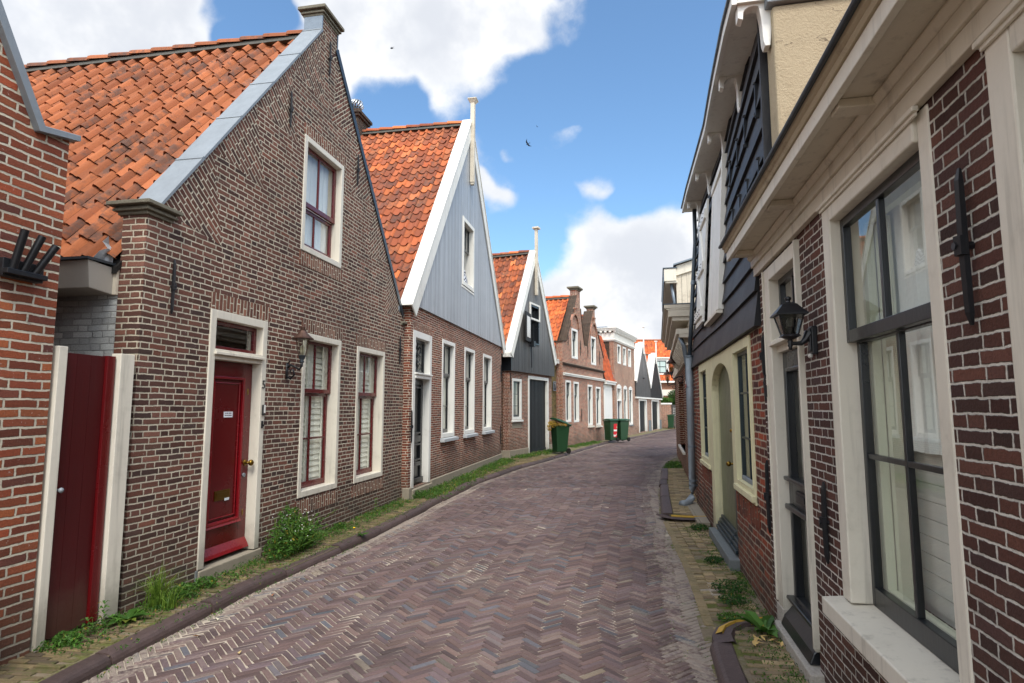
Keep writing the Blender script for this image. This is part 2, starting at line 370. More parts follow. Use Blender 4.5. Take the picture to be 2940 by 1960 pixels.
def pavermat(name, cols, moss=0.0, sand=.15, rough=.7, edge=False):
    m, n, b = newmat(name); o = obj(n); t = n.xyz(tintc(n))
    c = n.ramp(t[0], [lin(x) for x in cols])
    c = n.mix(1.0, c, n.comb(*[n.m('ADD', .7, n.m('MULTIPLY', t[1], .5))] * 3), 'MULTIPLY')
    g = n.noise(o, 70, 4, .7); c = n.mix(1.0, c, n.comb(*[n.m('MULTIPLY', n.m('ADD', .5, n.m('MULTIPLY', g, 1.0)), n.m('ADD', .60, n.m('MULTIPLY', n.noise(n.vm('ADD', o, (2, 8, 0)), .5, 5, .6), .85)))] * 3), 'MULTIPLY')
    k = n.noise(o, 1.1, 5, .65)
    c = n.mix(n.ss(n.m('ADD', n.m('MULTIPLY', k, .7), n.m('MULTIPLY', n.noise(o, 19, 4), .3)), .5, .68, 0.0, sand), c, (.20, .165, .135))
    c = n.mix(n.ss(n.noise(n.vm('ADD', o, (9, 3, 0)), .7, 4, .6), .55, .75, 0.0, .35), c, (.035, .03, .03))
    if edge: c = n.mix(n.ss(n.m('ADD', n.m('MULTIPLY', n.m('ADD', n.noise(o, 3.0, 5, .7), n.noise(o, 23, 5, .7)), .5), n.m('MULTIPLY', t[2], .34)), .66, .82, 0.0, .7), c, n.mix(n.noise(o, 40, 3), (.25, .21, .165), (.38, .32, .26)))
    if moss: c = n.mix(n.ss(n.m('ADD', n.m('MULTIPLY', n.noise(o, 2.2, 4), .6), n.m('MULTIPLY', n.noise(o, 25, 4), .4)), .47, .6, 0.0, moss), c, (.07, .075, .02))
    n.put(b.inputs['Base Color'], c); n.put(b.inputs['Roughness'], n.m('ADD', rough - .15, n.m('MULTIPLY', g, .3)))
    b.inputs['Specular IOR Level'].default_value = .35
    bump(n, b, n.m('ADD', g, n.noise(o, 14, 3)), .004, .8); return m
# palette
BR1 = brick('brown_brick', ['3a2a26', '55382f', '6a4438', '5b4036', '74493b', '4a3530', '7d5446', '5f3f36', '463530', '80503f'], 'c6bba6', .182, .0535, .0118, white=.5, dirt=.5,
            slopes=[(.12, 3.39, 51.9, 1.06, .74, 4.35), (6.03, 3.36, 129.7, 1.06, .74, 4.4)])
BR1V = brick('brown_brick_on_end', ['55382f', '7a4f3f', '6a4438', '8a5f4c', '5b4036'], 'c6bba6', .16, .056, .012, vert=True, flem=False, white=.3)
BR0 = brick('orange_brick', ['74402e', '8c4a30', '7f4430', '65392c', '9c5836', '573630', '94492f', '6d4032'], 'c9bfab', .215, .0645, .0145, white=.62, seed=3, dirt=.55, flem=False, wob=.011)
BR0b = BR1
BR2 = brick('red_brick', ['6c3427', '84452f', '543029', '94523a', '793e2d', '5c372e'], 'd6c9b4', .18, .0465, .010, white=.15, seed=5, dirt=.6)
BR2V = brick('red_brick_on_end', ['6f3d2f', '824a38', '5f3328'], 'cdbfa9', .16, .055, .012, vert=True, flem=False, seed=2)
BR3 = brick('dark_side_brick', ['3c231d', '502c22', '643527', '351f1b'], 'a09078', .19, .053, .012, seed=7, dirt=.4)
BR4 = brick('weathered_red_brick', ['7a4434', '98523d', 'a86449', '6c4436', '884a3a', 'b37459'], 'd0c0aa', .19, .056, .014, white=.45, seed=9, dirt=.5)
BR4D = brick('blackened_brick', ['2d2420', '3d2e27', '4a372d', '33281f'], '6e6455', .19, .056, .012, seed=10)
BRY = brick('yellow_brick', ['6b5a32', '7c6a3c', '5a4a2c', '857244'], '6a604a', .17, .05, .010, seed=11, dirt=.4)
BR5 = brick('terrace_brick', ['845140', '9a5f4a', '734a3c', 'a86b50'], 'd0c2ac', .185, .056, .014, white=.2, seed=13, dirt=.3)
BRR1 = brick('purple_brick', ['3a2622', '4e3129', '59392f', '42302b', '643f33', '473330', '52332c', '6a483b'], 'cfc9bd', .19, .0482, .0082, seed=17, dist=.010, dirt=.25, wob=.004, white=.06)
BRR2 = brick('old_red_brick', ['5c2f24', '8c3f27', '3d2420', '9c4a2e', '6c3527', '4a2c26', '7c3a28'], 'b0a28e', .185, .062, .014, white=.35, seed=19, dirt=.6, flem=False, wob=.012)
BRR2V = brick('old_red_brick_on_end', ['6c3527', '8c3f27', '4a2420'], '857662', .17, .06, .010, vert=True, flem=False, seed=21)
BRR3 = brick('glazed_red_brick', ['5a2a1a', '6b3420', '4f2518', '783c26'], 'c9b498', .19, .062, .012, seed=23, flem=False)
BR8 = brick('far_brick', ['7a4c3a', '8c5a44'], 'a08c78', .2, .06, .012, seed=25)
cream = paint('cream_paint', 'd6cfbf', .45, .25, bd=.003, splash=.7)
cream2 = paint('dirty_cream_paint', 'cac0ad', .5, .45, (.20, .155, .11), bd=.004, splash=.8)
white = paint('white_paint', 'e2e0d8', .42, .18, bd=.002, splash=.4)
offw = paint('offwhite_board_paint', 'e0ddd3', .46, .25, bd=.003, splash=.5)
yellow = paint('pale_yellow_paint', 'dad3ab', .45, .25, (.26, .22, .13), bd=.003, splash=.7)
dred = paint('dark_red_gloss', '5a0c10', .24, .0, spec=.6, bd=.0012)
dred2 = paint('red_gloss', '7a1018', .24, .0, spec=.6, bd=.0012)
gatered = paint('gate_red_paint', '4a0e11', .34, .2, (.05, .02, .02), spec=.5, bd=.003, var=.3, splash=.3)
black = paint('black_gloss_paint', '15181c', .28, .05, (.08, .08, .08), spec=.6, bd=.0015)
dgreen = paint('dark_green_paint', '14252c', .3, .05, (.05, .05, .05), spec=.5, bd=.002)
olive = paint('olive_door_paint', '62664c', .35, .1, (.2, .2, .12), spec=.5, bd=.002)
greyb = paint('grey_board_paint', '969a9e', .36, .15, (.20, .20, .20), spec=.7, var=.3, bd=.003)
greyb2 = paint('dark_grey_board_paint', '6b6966', .5, .3, (.1, .1, .1), spec=.3, var=.4, bd=.003, sheen_z=(3.1, 4.7))
greyb3 = paint('tarred_board_paint', '201f1e', .55, .2, (.07, .065, .06), spec=.22, var=.3, bd=.003)
blackb = paint('black_weatherboard_paint', '252527', .5, .3, (.08, .07, .06), spec=.32, var=.5, sc_=1, bd=.006)
zinc = metal('zinc', '8d9499', .62, .45, .3)
zincd = metal('weathered_zinc', '7d8790', .5, .7, .35)
zincp = metal('dark_pipe_metal', '4a5259', .4, .6, .3)
iron = paint('black_iron', '14161a', .4, .1, (.1, .06, .04), spec=.5, bd=.003)
brass = metal('aged_brass', '8c6f32', .35, 1, .4)
copper = metal('brown_lamp_metal', '5a4238', .5, .6, .4)
pane = glass('window_glass', .97, 1.62)
lampglass = glass('lamp_glass', .8, 1.6, .05)
blind = plain('pale_slats', 'e9eadf', .6, .06, 4, .001)
dark = plain('dark_interior', '1c1a18', .9, .3)
curtain = plain('net_curtain', 'e6e9e4', .8, .10, 60, .002)
stone = plain('plinth_stone', '8b8272', .9, .25, 7, .006)
bluestone = plain('bluestone', '6a6e6e', .8, .25, 14, .004)
stonecap = plain('mossy_stone', '6f6a5c', .9, .35, 11, .008)
TILE1 = tilemat('orange_pantile', ['8c5030', '9b5a36', '864c2f', 'a6623c', '965734', '784830'], .72, .16)
TILE2 = tilemat('stained_orange_pantile', ['a8542e', 'ba673a', '964f30', '7c4732', 'c27244', '8e4b30'], .66, .06)
TILE3 = tilemat('bright_orange_pantile', ['b8582e', 'c86a38', 'bf5f33', 'a44e2c'], .5, .02)
TILE4 = tilemat('red_pantile', ['a04a2c', 'b2562f', '96462b'], .45, .0)
mortar = plain('ridge_mortar', '55534d', .95, .35, 20, .01)
stucco_m, n_, b_ = newmat('ochre_stucco'); o_ = obj(n_)
c_ = n_.mix(n_.noise(o_, 2.2, 6, .7), lin('998a70'), lin('b8a98c')); c_ = n_.mix(n_.ss(n_.noise(o_, 5, 8, .8), .53, .75, 0.0, .5), c_, lin('5c5340'))
c_ = n_.mix(n_.ss(n_.m('ABSOLUTE', n_.m('SUBTRACT', n_.noise(n_.vm('MULTIPLY', o_, (1, 1, 2.6)), .7, 5, .6), .5)), .004, .0, 0.0, .7), c_, lin('4a3e30'))
n_.put(b_.inputs['Base Color'], c_); b_.inputs['Roughness'].default_value = .95; bump(n_, b_, n_.noise(o_, 55, 5, .7), .012, .9)
stucco = stucco_m
whitewash = brick('whitewashed_brick', ['a8aaa8', 'b4b6b2', '9a9c9a'], '9a9b98', .19, .055, .008, seed=30, dist=.008, white=0, dark=(.2, .2, .2))
leafg = leafmat('green_leaves', '2c4a17', '527a2c'); leafd = leafmat('dark_green_leaves', '1c3a18', '3c6428'); grassm = leafmat('grass_blades', '3a5a1c', '7c9638')
binm = plain('green_plastic', '1f3f26', .42, .06, 6, .001, .4); binl = plain('green_lid_plastic', '264a30', .42, .06, 6, .001, .4)
rubber = plain('black_rubber', '15140f', .7, .2)
soil = plain('sandy_soil', '75685a', .95, .3, 12, .01)
mossoil, n_, b_ = newmat('mossy_soil'); o_ = obj(n_)
c_ = n_.mix(n_.noise(o_, 30, 5, .7), lin('5c5140'), lin('8a7b66')); c_ = n_.mix(n_.ss(n_.noise(o_, 3.5, 6, .7), .44, .58), c_, n_.mix(n_.noise(o_, 60, 3), lin('3c4218'), lin('6a6c2c')))
n_.put(b_.inputs['Base Color'], c_); b_.inputs['Roughness'].default_value = .95; bump(n_, b_, n_.noise(o_, 45, 5, .7), .012, .9)
kerbm = plain('kerb_stone', '4d3f3c', .6, .45, 14, .005, .35, tint=.5)

# ------------------------------------------------------------------ builders
def tiles(A0, A, nA, S, nS, Nn, par, place, mat, w=.235, c=.27, amp=.026, name='roof_tiles', seed=1, lift=.030, glassat=None):
    r = random.Random(seed); mb = MB(); A = Vector(A).normalized(); S = Vector(S).normalized(); Nn = Vector(Nn).normalized(); A0 = Vector(A0)
    TT = [0, .1, .2, .31, .42, .53, .62, .68, .75, .83, .91, 1.0]; K = len(TT) - 1
    for j in range(nS):
        for i in range(nA):
            if glassat and (i, j) in glassat: continue
            mb.tint = (min(1, max(0, r.gauss(.5, .22))), r.random(), r.random())
            dx, dy, tw = r.gauss(0, .005), r.gauss(0, .007), r.gauss(0, .005)
            low, top, lip = [], [], []
            for t in TT:
                h = -amp * .8 * math.sin(math.pi * t / .64) if t < .64 else amp * 1.55 * math.sin(math.pi * (t - .64) / .36)
                a = A0 + A * (w * (i + t) + dx); ed = .016 if .1 < t < .6 else 0
                low.append(mb.vert(a + S * (c * j + dy - .01 - ed) + Nn * (h + lift + tw * (t - .5) * 2)))
                top.append(mb.vert(a + S * (c * (j + 1) + .045) + Nn * (h + .002)))
            lo2 = [mb.vert(mb.v[q]) for q in low]
            for q in lo2: lip.append(mb.vert(Vector(mb.v[q]) + S * .012 - Nn * .022))
            for k in range(K):
                mb.f.append([low[k], low[k + 1], top[k + 1], top[k]]); mb.f.append([lip[k], lip[k + 1], lo2[k + 1], lo2[k]])
    o = place.kid(name, mb, mat, par, smooth=True)
    return o

def roof(pl, par, x0, x1, xr, ze, zr, y0, y1, mat, ridge=True, seed=1, w=.22, c=.27, ze2=None, amp=.028, gl=None):
    """gable roof with its ridge running back from the street: eave x0, ridge xr, eave x1"""
    ze2 = ze if ze2 is None else ze2
    deck = MB(); th = .06
    deck.prism([(x0, ze - th), (xr, zr - th), (xr, zr - th - .06), (x0, ze - th - .06)], y0, y1)
    deck.prism([(xr, zr - th), (x1, ze2 - th), (x1, ze2 - th - .06), (xr, zr - th - .06)], y0, y1)
    rf = pl.kid('roof', deck, dark, par)
    nA = int((y1 - y0) / w)
    S = Vector((xr - x0, 0, zr - ze)); nS = int(round(S.length / c)); c1 = S.length / nS
    Nl = Vector((-(zr - ze), 0, xr - x0)).normalized()
    t1 = tiles((x0, y1, ze), (0, -1, 0), nA, S, nS, Nl, rf, pl, mat, (y1 - y0) / nA, c1, amp, seed=seed, glassat=gl)
    S2 = Vector((xr - x1, 0, zr - ze2)); N2 = Vector((zr - ze2, 0, x1 - xr)).normalized(); nS2 = int(round(S2.length / c))
    tiles((x1, y0, ze2), (0, 1, 0), nA, S2, nS2, N2, rf, pl, mat, (y1 - y0) / nA, S2.length / nS2, amp, seed=seed + 50)
    if ridge:
        mb = MB(); n = int((y1 - y0) / .36); r = random.Random(seed)
        for i in range(n):
            mb.rt(r); a = y0 + (y1 - y0) * i / n; b = y0 + (y1 - y0) * (i + 1) / n + .03
            pr = [(xr + .115 * math.cos(q), zr + .035 + .10 * math.sin(q)) for q in [math.pi * k / 6 for k in range(7)]]
            A = [mb.vert((p[0], a, p[1] - .008)) for p in pr]; B = [mb.vert((xr + (p[0] - xr) * 1.1, b, zr + (p[1] - zr) * 1.1 + .006)) for p in pr]
            for k in range(6): mb.f.append([A[k], A[k + 1], B[k + 1], B[k]])
            mb.f.append(A[:]); mb.f.append(B[::-1])
        pl.kid('ridge_tiles', mb, mat, rf)
        mb = MB(); mb.prism([(xr - .125, zr - .045), (xr + .125, zr - .045), (xr + .08, zr + .05), (xr - .08, zr + .05)], y0, y1); pl.kid('ridge_mortar', mb, mortar, rf)
    return rf

def frame(mb, x0, x1, z0, z1, w, y0, y1, wt=None, wb=None):
    wt = w if wt is None else wt; wb = w if wb is None else wb
    mb.box(x0, x0 + w, y0, y1, z0, z1); mb.box(x1 - w, x1, y0, y1, z0, z1)
    if wt: mb.box(x0 + w, x1 - w, y0, y1, z1 - wt, z1)
    if wb: mb.box(x0 + w, x1 - w, y0, y1, z0, z0 + wb)

def window(pl, par, x0, x1, z0, z1, cm, sm, fw=.10, rec=.05, rails=(), muntx=1, mz=(), sw=.045, back='slats', sill=None, proud=.012, split=None, name='window', fwb=None, pn=pane, upx=None, nosash=False, bm=None, openbot=False, fwt=None):
    """casing, sash, panes and whatever hangs behind; split = height of the meeting rail"""
    mb = MB(); frame(mb, x0, x1, z0, z1, fw, -proud, .215, fwt, fwb)
    W = pl.kid(name, mb, cm, par, bevel=.006)
    a, b_, c, d = x0 + fw, x1 - fw, z0 + (fw if fwb is None else fwb), z1 - (fw if fwt is None else fwt)
    sp = split
    mb = MB()
    def sash(z_0, z_1, y, nx, zs, wb=1.6, wt=1.0):
        frame(mb, a, b_, z_0, z_1, sw, y, y + .04, sw * wt, sw * wb)
        for i in range(1, nx + 1):
            x = a + sw + (b_ - a - 2 * sw) * i / (nx + 1); mb.box(x - .011, x + .011, y + .004, y + .034, z_0 + sw * wb, z_1 - sw * wt)
        for z in zs:
            if z_0 < z < z_1: mb.box(a + sw, b_ - sw, y + .006, y + .032, z - .011, z + .011)
    if sp:
        if not openbot: sash(c, sp, rec + .045, muntx, mz, 1.8)
        sash(sp - .0, d, rec, muntx if upx is None else upx, mz, 1.3)
    else: sash(c, d, rec, muntx, mz)
    s_ = pl.kid('sash', mb, sm, W, bevel=.003)
    mb = MB()
    if sp:
        if not openbot: mb.face([(a + .02, rec + .065, c + .02), (b_ - .02, rec + .065, c + .02), (b_ - .02, rec + .065, sp), (a + .02, rec + .065, sp)])
        mb.face([(a + .02, rec + .02, sp + .01), (b_ - .02, rec + .02, sp + .01), (b_ - .02, rec + .02, d - .02), (a + .02, rec + .02, d - .02)])
    else: mb.face([(a + .02, rec + .02, c + .02), (b_ - .02, rec + .02, c + .02), (b_ - .02, rec + .02, d - .02), (a + .02, rec + .02, d - .02)])
    pl.kid('pane', mb, pn, W)
    if sill:
        mb = MB(); ov, pr, hh, m_ = sill; mb.hexa([(x0 - ov, -pr, z0 - hh), (x1 + ov, -pr, z0 - hh), (x1 + ov, .1, z0 - hh), (x0 - ov, .1, z0 - hh), (x0 - ov, -pr, z0 - .02), (x1 + ov, -pr, z0 - .02), (x1 + ov, .1, z0 + .0), (x0 - ov, .1, z0 + .0)])
        pl.kid('sill', mb, m_, W, bevel=.006)
    yb = rec + .115
    if back == 'slats':
        mb = MB(); z = c + .02
        while z < d - .02:
            mb.hexa([(a, yb, z), (b_, yb, z), (b_, yb + .010, z + .002), (a, yb + .010, z + .002), (a, yb + .020, z + .076), (b_, yb + .020, z + .076), (b_, yb + .028, z + .074), (a, yb + .028, z + .074)]); z += .078
        q = (a + b_) / 2
        for x in (a, q - .03, q + .03, b_ - .05): mb.box(x, x + .05, yb - .02, yb, c, d)
        mb.box(a, b_, yb + .06, yb + .07, c, d)
        pl.kid('shutter_blind', mb, bm or blind, W)
    elif back == 'curtain':
        mb = MB(); n = 28; pts = []
        for i in range(n + 1): pts.append((a + (b_ - a) * i / n, yb + .018 * math.sin(i * 1.9) + .01 * math.sin(i * .7)))
        for i in range(n):
            p, q = pts[i], pts[i + 1]; mb.face([(p[0], p[1], c), (q[0], q[1], c), (q[0], q[1], d), (p[0], p[1], d)])
        pl.kid('curtain', mb, bm or curtain, W, smooth=True)
    elif back == 'half':
        mb = MB(); 
        for (xa, xb) in ((a, a + (b_ - a) * .26), (b_ - (b_ - a) * .3, b_)):
            n = 9
            for i in range(n):
                p0, p1 = xa + (xb - xa) * i / n, xa + (xb - xa) * (i + 1) / n
                mb.face([(p0, yb + .02 * math.sin(i * 2.1), c), (p1, yb + .02 * math.sin(i * 2.1 + 2.1), c), (p1, yb + .02 * math.sin(i * 2.1 + 2.1), d), (p0, yb + .02 * math.sin(i * 2.1), d)])
        pl.kid('curtain', mb, bm or curtain, W)
    return W

def soldier(pl, par, x0, x1, z0, z1, mat, name='brick_lintel'):
    mb = MB(); mb.box(x0, x1, -.006, .03, z0, z1); return pl.kid(name, mb, mat, par)
def anchor(pl, par, x, z0, z1, y=-.02):
    mb = MB(); zm = (z0 + z1) / 2
    mb.tube([(x, y, z0), (x, y - .004, z0 + .04), (x, y - .006, zm), (x, y - .004, z1 - .04), (x, y, z1)], [.006, .014, .016, .014, .006], 6)
    mb.tube([(x, y + .03, zm), (x, y - .035, zm)], .013, 6); mb.tube([(x, y - .012, zm - .03), (x, y - .012, zm + .03)], .022, 6)
    return pl.kid('wall_anchor', mb, iron, par)
def boards_v(pl, par, x0, x1, zb, ztop, w, y, th, mat, holes=(), name='cladding', zbf=None, seed=3):
    """upright boards under a roofline ztop(x), each with its own tone"""
    mb = MB(); r = random.Random(seed); x = x0
    while x < x1 - .01:
        xe = min(x1, x + w * r.uniform(.85, 1.15)); mb.rt(r); g = .006; a, b = x + g, xe - g
        dy = r.uniform(0, .004)
        segs = [(zb, None)]
        for (hx0, hx1, hz0, hz1) in holes:
            if b > hx0 and a < hx1:
                if a < hx0 - .015:
                    m_ = hx0; p_ = [(a, zb), (m_, zb), (m_, ztop(m_)), (a, ztop(a))]; mb.prism(p_, y + dy, y + th); a = m_
                if b > hx1 + .015:
                    m_ = hx1; p_ = [(m_, zb), (b, zb), (b, ztop(b)), (m_, ztop(m_))]; mb.prism(p_, y + dy, y + th); b = m_
                segs = [(zb, hz0), (hz1, None)]
        for s0, s1 in segs:
            za, zc = (ztop(a), ztop(b)) if s1 is None else (s1, s1)
            if max(za, zc) <= s0 + .01: continue
            if a < xr_ < b and s1 is None: mb.prism([(a, s0), (b, s0), (b, zc), (xr_, ztop(xr_)), (a, za)], y + dy, y + th)
            else: mb.prism([(a, s0), (b, s0), (b, max(zc, s0 + .005)), (a, max(za, s0 + .005))], y + dy, y + th)
        x = xe
    return pl.kid(name, mb, mat, par)
xr_ = -99
def barge(pl, par, a, apex, c, wd, y0, y1, mat, th=.0):
    """bargeboards along both slopes (faces y0..y1)"""
    for (p, q, s) in ((a, apex, 1), (c, apex, -1)):
        mb = MB(); d = Vector((q[0] - p[0], 0, q[1] - p[1])).normalized(); n = Vector((d.z, 0, -d.x)) * s
        v = lambda pt, k: (pt[0] + n.x * k, pt[1] + n.z * k)
        if s == 1: poly = [(p[0], p[1]), v(p, wd), v(q, wd), (q[0], q[1])]
        else: poly = [(p[0], p[1]), v(p, wd), v(q, wd), (q[0], q[1])]
        mb.prism(poly, y0, y1)
        pl.kid('bargeboard', mb, mat, par, bevel=.005)
def shell(pl, par, x0, x1, y0, y1, z, mat, name='side_walls', gable=None):
    mb = MB(); mb.box(x0, x0 + .2, y0, y1, 0, z); mb.box(x1 - .2, x1, y0, y1, 0, z)
    if gable: mb.prism([(x0 + .2, 0), (x1 - .2, 0), (x1 - .2, z), (gable[0], gable[1]), (x0 + .2, z)], y1 - .2, y1)
    else: mb.box(x0 + .2, x1 - .2, y1 - .2, y1, 0, z)
    return pl.kid(name, mb, mat, par)

# ================================================================== SETTING
def poly_at(pts, y):
    for (x0, y0), (x1, y1) in zip(pts, pts[1:]):
        if y <= y1: return x0 + (x1 - x0) * (y - y0) / (y1 - y0)
    return pts[-1][0]
KL = [(-2.95, -1), (-2.83, 2.5), (-2.71, 4.01), (-2.61, 4.74), (-2.47, 5.75), (-2.1, 7.2), (-1.81, 8.4), (-1.36, 10.94), (-.76, 14.04), (.22, 17.3), (1.01, 19.3), (2.05, 22.23), (3.35, 25.9), (4.87, 30.0), (6.5, 33.4), (8.38, 37.47), (10.2, 41.9), (12.0, 45.5), (13.69, 48.7), (16.5, 52.0), (20, 55.2)]
KR = [(.35, -1), (.95, 1.9), (1.26, 3.82), (1.40, 4.47), (1.75, 6.3), (2.22, 9.15), (3.0, 12.5), (3.93, 16.1), (4.75, 18.6), (5.9, 21.4), (7.6, 25.6), (9.3, 30), (11.0, 34), (12.7, 38), (14.6, 42), (17, 46), (20.5, 50), (24, 53)]
def road_z(x, y):
    a, b = poly_at(KL, y), poly_at(KR, y); s = (x - a) / max(.1, b - a)
    return -.085 + .075 * math.sin(min(1, max(0, s)) * 1.75) / math.sin(1.3)*.95 + .008 * math.sin(x * 2.1 + y * .8) * math.sin(y * 1.3) + .004 * math.sin(x * 5.3 - y * 2.7) * math.sin(y * 3.1 + x) 

g = MB(); g.face([(-300, -300, -.16), (300, -300, -.16), (300, 300, -.16), (-300, 300, -.16)]); tag(g.build('ground', soil), kind='structure')
# sand bed under the bricks
mb = MB(); ys = [-1 + .35 * i for i in range(int(56 / .35))]
rows = []
for y in ys:
    a, b = poly_at(KL, y) - .05, poly_at(KR, y) + .25
    rows.append([mb.vert((a + (b - a) * k / 12, y, road_z(a + (b - a) * k / 12, y) - .0055)) for k in range(13)])
for i in range(len(rows) - 1):
    for k in range(12): mb.f.append([rows[i][k], rows[i][k + 1], rows[i + 1][k + 1], rows[i + 1][k]])
sandm, n_, b_ = newmat('joint_sand'); o_ = obj(n_)
k_ = n_.ss(n_.m('ADD', n_.m('MULTIPLY', n_.noise(o_, .55, 4, .6), .75), n_.m('MULTIPLY', n_.noise(o_, 7, 4, .7), .25)), .40, .58)
n_.put(b_.inputs['Base Color'], n_.mix(k_, (.06, .05, .042), n_.mix(n_.noise(o_, 45, 4), (.33, .275, .21), (.50, .43, .34)))); b_.inputs['Roughness'].default_value = .95; bump(n_, b_, n_.noise(o_, 60, 4), .004, .8)
tag(mb.build('road_bed', sandm, smooth=True), kind='structure')
# herringbone clinkers
mb = MB(); r = random.Random(11); W_, L_ = .0485, 4; ca = math.sqrt(.5)
def brickblk(cx, cy, ang, l, wd, z, detail, tilt=.0, h=.03, mb=None):
    mb = mb or globals()['mb']
    ux, uy = math.cos(ang), math.sin(ang); vx, vy = -uy, ux
    def P(a, b, zz): return (cx + ux * a + vx * b, cy + uy * a + vy * b, z + zz + a * t1 + b * t2)
    t1, t2 = r.gauss(0, tilt), r.gauss(0, tilt * 2)
    L2, W2 = l / 2, wd / 2
    if detail:
        k = .0045; j = [r.gauss(0, .0016) for _ in range(8)]
        T = [mb.vert(P(a * (L2 - k) + j[i], b * (W2 - k) + j[i + 4], 0)) for i, (a, b) in enumerate(((-1, -1), (1, -1), (1, 1), (-1, 1)))]
        M = [mb.vert(P(a * L2 + j[i], b * W2 + j[i + 4], -.005)) for i, (a, b) in enumerate(((-1, -1), (1, -1), (1, 1), (-1, 1)))]
        B = [mb.vert(P(a * L2, b * W2, -h)) for a, b in ((-1, -1), (1, -1), (1, 1), (-1, 1))]
        mb.f.append(T)
        for q in range(4):
            s = (q + 1) % 4; mb.f.append([M[q], M[s], T[s], T[q]]); mb.f.append([B[q], B[s], M[s], M[q]])
    else:
        T = [mb.vert(P(a * L2, b * W2, 0)) for a, b in ((-1, -1), (1, -1), (1, 1), (-1, 1))]; mb.f.append(T)
CL = []
y = 0.6
while y < 54: CL.append(Vector(((poly_at(KL, y) + poly_at(KR, y)) / 2, y))); y += .5
for _ in range(12): CL = [CL[0]] + [(CL[k - 1] + CL[k] * 2 + CL[k + 1]) / 4 for k in range(1, len(CL) - 1)] + [CL[-1]]
acc = [0.0]
for p, q in zip(CL, CL[1:]): acc.append(acc[-1] + (q - p).length)
hd = [math.atan2(CL[min(k + 1, len(CL) - 1)].x - CL[max(k - 1, 0)].x, CL[min(k + 1, len(CL) - 1)].y - CL[max(k - 1, 0)].y) for k in range(len(CL))]
def along(s_):
    k = 0
    lo, hi = 0, len(acc) - 2
    while lo < hi:
        m_ = (lo + hi + 1) // 2
        if acc[m_] <= s_: lo = m_
        else: hi = m_ - 1
    f = (s_ - acc[lo]) / (acc[lo + 1] - acc[lo])
    return CL[lo].lerp(CL[lo + 1], f), hd[lo] + (hd[lo + 1] - hd[lo]) * f
for i in range(0, int(acc[-1] / (W_ * math.sqrt(2)))):
    for j in range(-14, 15):
        for ty in (0, 1):
            bx, by = i + j * L_, i - j * L_
            px, py = (bx + L_ / 2, by + .5) if ty == 0 else (bx + L_ + .5, by + 1 - L_ / 2)
            s1, s2 = (px + py) * ca * W_, (px - py) * ca * W_
            if s1 < 0 or s1 >= acc[-1] or abs(s2) > 3.4: continue
            c_, h_ = along(s1); s2 += .035 * math.sin(s1 * .8) + .02 * math.sin(s1 * 2.3)
            x = c_.x + math.cos(h_) * s2; y = c_.y - math.sin(h_) * s2
            y += .02 * math.sin(s2 * 1.7 + s1 * .5)
            if x < poly_at(KL, y) - .10 or x > poly_at(KR, y) + .02: continue
            q_ = r.random()
            t0 = r.uniform(.0, .68) if q_ < .90 else (r.uniform(.68, .88) if q_ < .98 else r.uniform(.88, 1))
            de = min((x - poly_at(KL, y)) * 1.1, (poly_at(KR, y) - x) * .8); mb.tint = (t0, r.random(), max(0, 1 - max(0, de) / .55) * .85 + .15 * r.random())
            brickblk(x, y, math.radians(45 if ty == 0 else -45) - h_ + r.gauss(0, .010), L_ * W_ - .0062, W_ - .0062, road_z(x, y) + r.gauss(0, .0013), y < 13, .012)
roadm = pavermat('street_clinkers', ['564746', '5f4d4b', '66524e', '5a4b4c', '6b5750', '625355', '706059', '5b585d', '54565b', '7a6c5b'], 0, .4, .74, edge=True)
tag(mb.build('road', roadm), kind='structure')
# ---- pavements: beds, kerbs, pavers
WL = [(-3.42, -1), (-3.42 + .0, 3.0), (-3.13, 5.01), (-1.98, 11.15), (-.42, 19.5), (.0, 19.95), (1.81, 24.39), (4.69, 31.15), (5.41, 32.55), (7.78, 38.08), (12.2, 48.3), (14.5, 53), (18, 57)]
WR = [(.85, -1), (1.97, 4.54), (3.15, 10.5), (3.35, 11.1), (4.95, 18.1), (8.4, 27), (12, 36), (16, 45), (22, 53)]
def strip(pa, pb, y0, y1, z, dy=.3, nx=5, jz=.0):
    m_ = MB(); rows = []; n = int((y1 - y0) / dy)
    for i in range(n + 1):
        y = y0 + (y1 - y0) * i / n; a, b = pa(y), pb(y)
        rows.append([m_.vert((a + (b - a) * k / nx, y, (z(y) if callable(z) else z) + r.uniform(-jz, jz))) for k in range(nx + 1)])
    for i in range(n):
        for k in range(nx): m_.f.append([rows[i][k], rows[i][k + 1], rows[i + 1][k + 1], rows[i + 1][k]])
    return m_
kl = lambda y: poly_at(KL, y); kr = lambda y: poly_at(KR, y); wl = lambda y: poly_at(WL, y); wr = lambda y: poly_at(WR, y)
tag(strip(lambda y: wl(y) - .6, lambda y: kl(y) - .03, -1, 54, -.014).build('pavement_bed', mossoil), kind='structure')
tag(strip(lambda y: kr(y) - .03, lambda y: wr(y) + .7, -1, 52, lambda y: -.012).build('pavement_bed', mossoil), kind='structure')
pavl = pavermat('yellow_pavers', ['61533c', '6f6044', '5a4d3a', '7a6a4a', '67583f', '534738'], .75, .1, .85)
mb = MB(); y = 2.2
Lx = .20; Wx = .052
while y < 21:                       # rows square to the kerb
    k = int(y / Wx); a, b = wl(y) - .1, kl(y) - .17
    sl = (kl(y + .5) - kl(y - .5)); th = -math.atan(sl); x = b - (.1 if k % 2 else .0) - Lx / 2
    while x > a - .05:
        mb.rt(r); brickblk(x, y - (x - b) * sl * .9, th + r.gauss(0, .02), Lx - .012, Wx - .008, -.004 + r.gauss(0, .0025), True, .015, .02); x -= Lx
    y += Wx * 1.02
tag(mb.build('pavement', pavl), kind='structure')
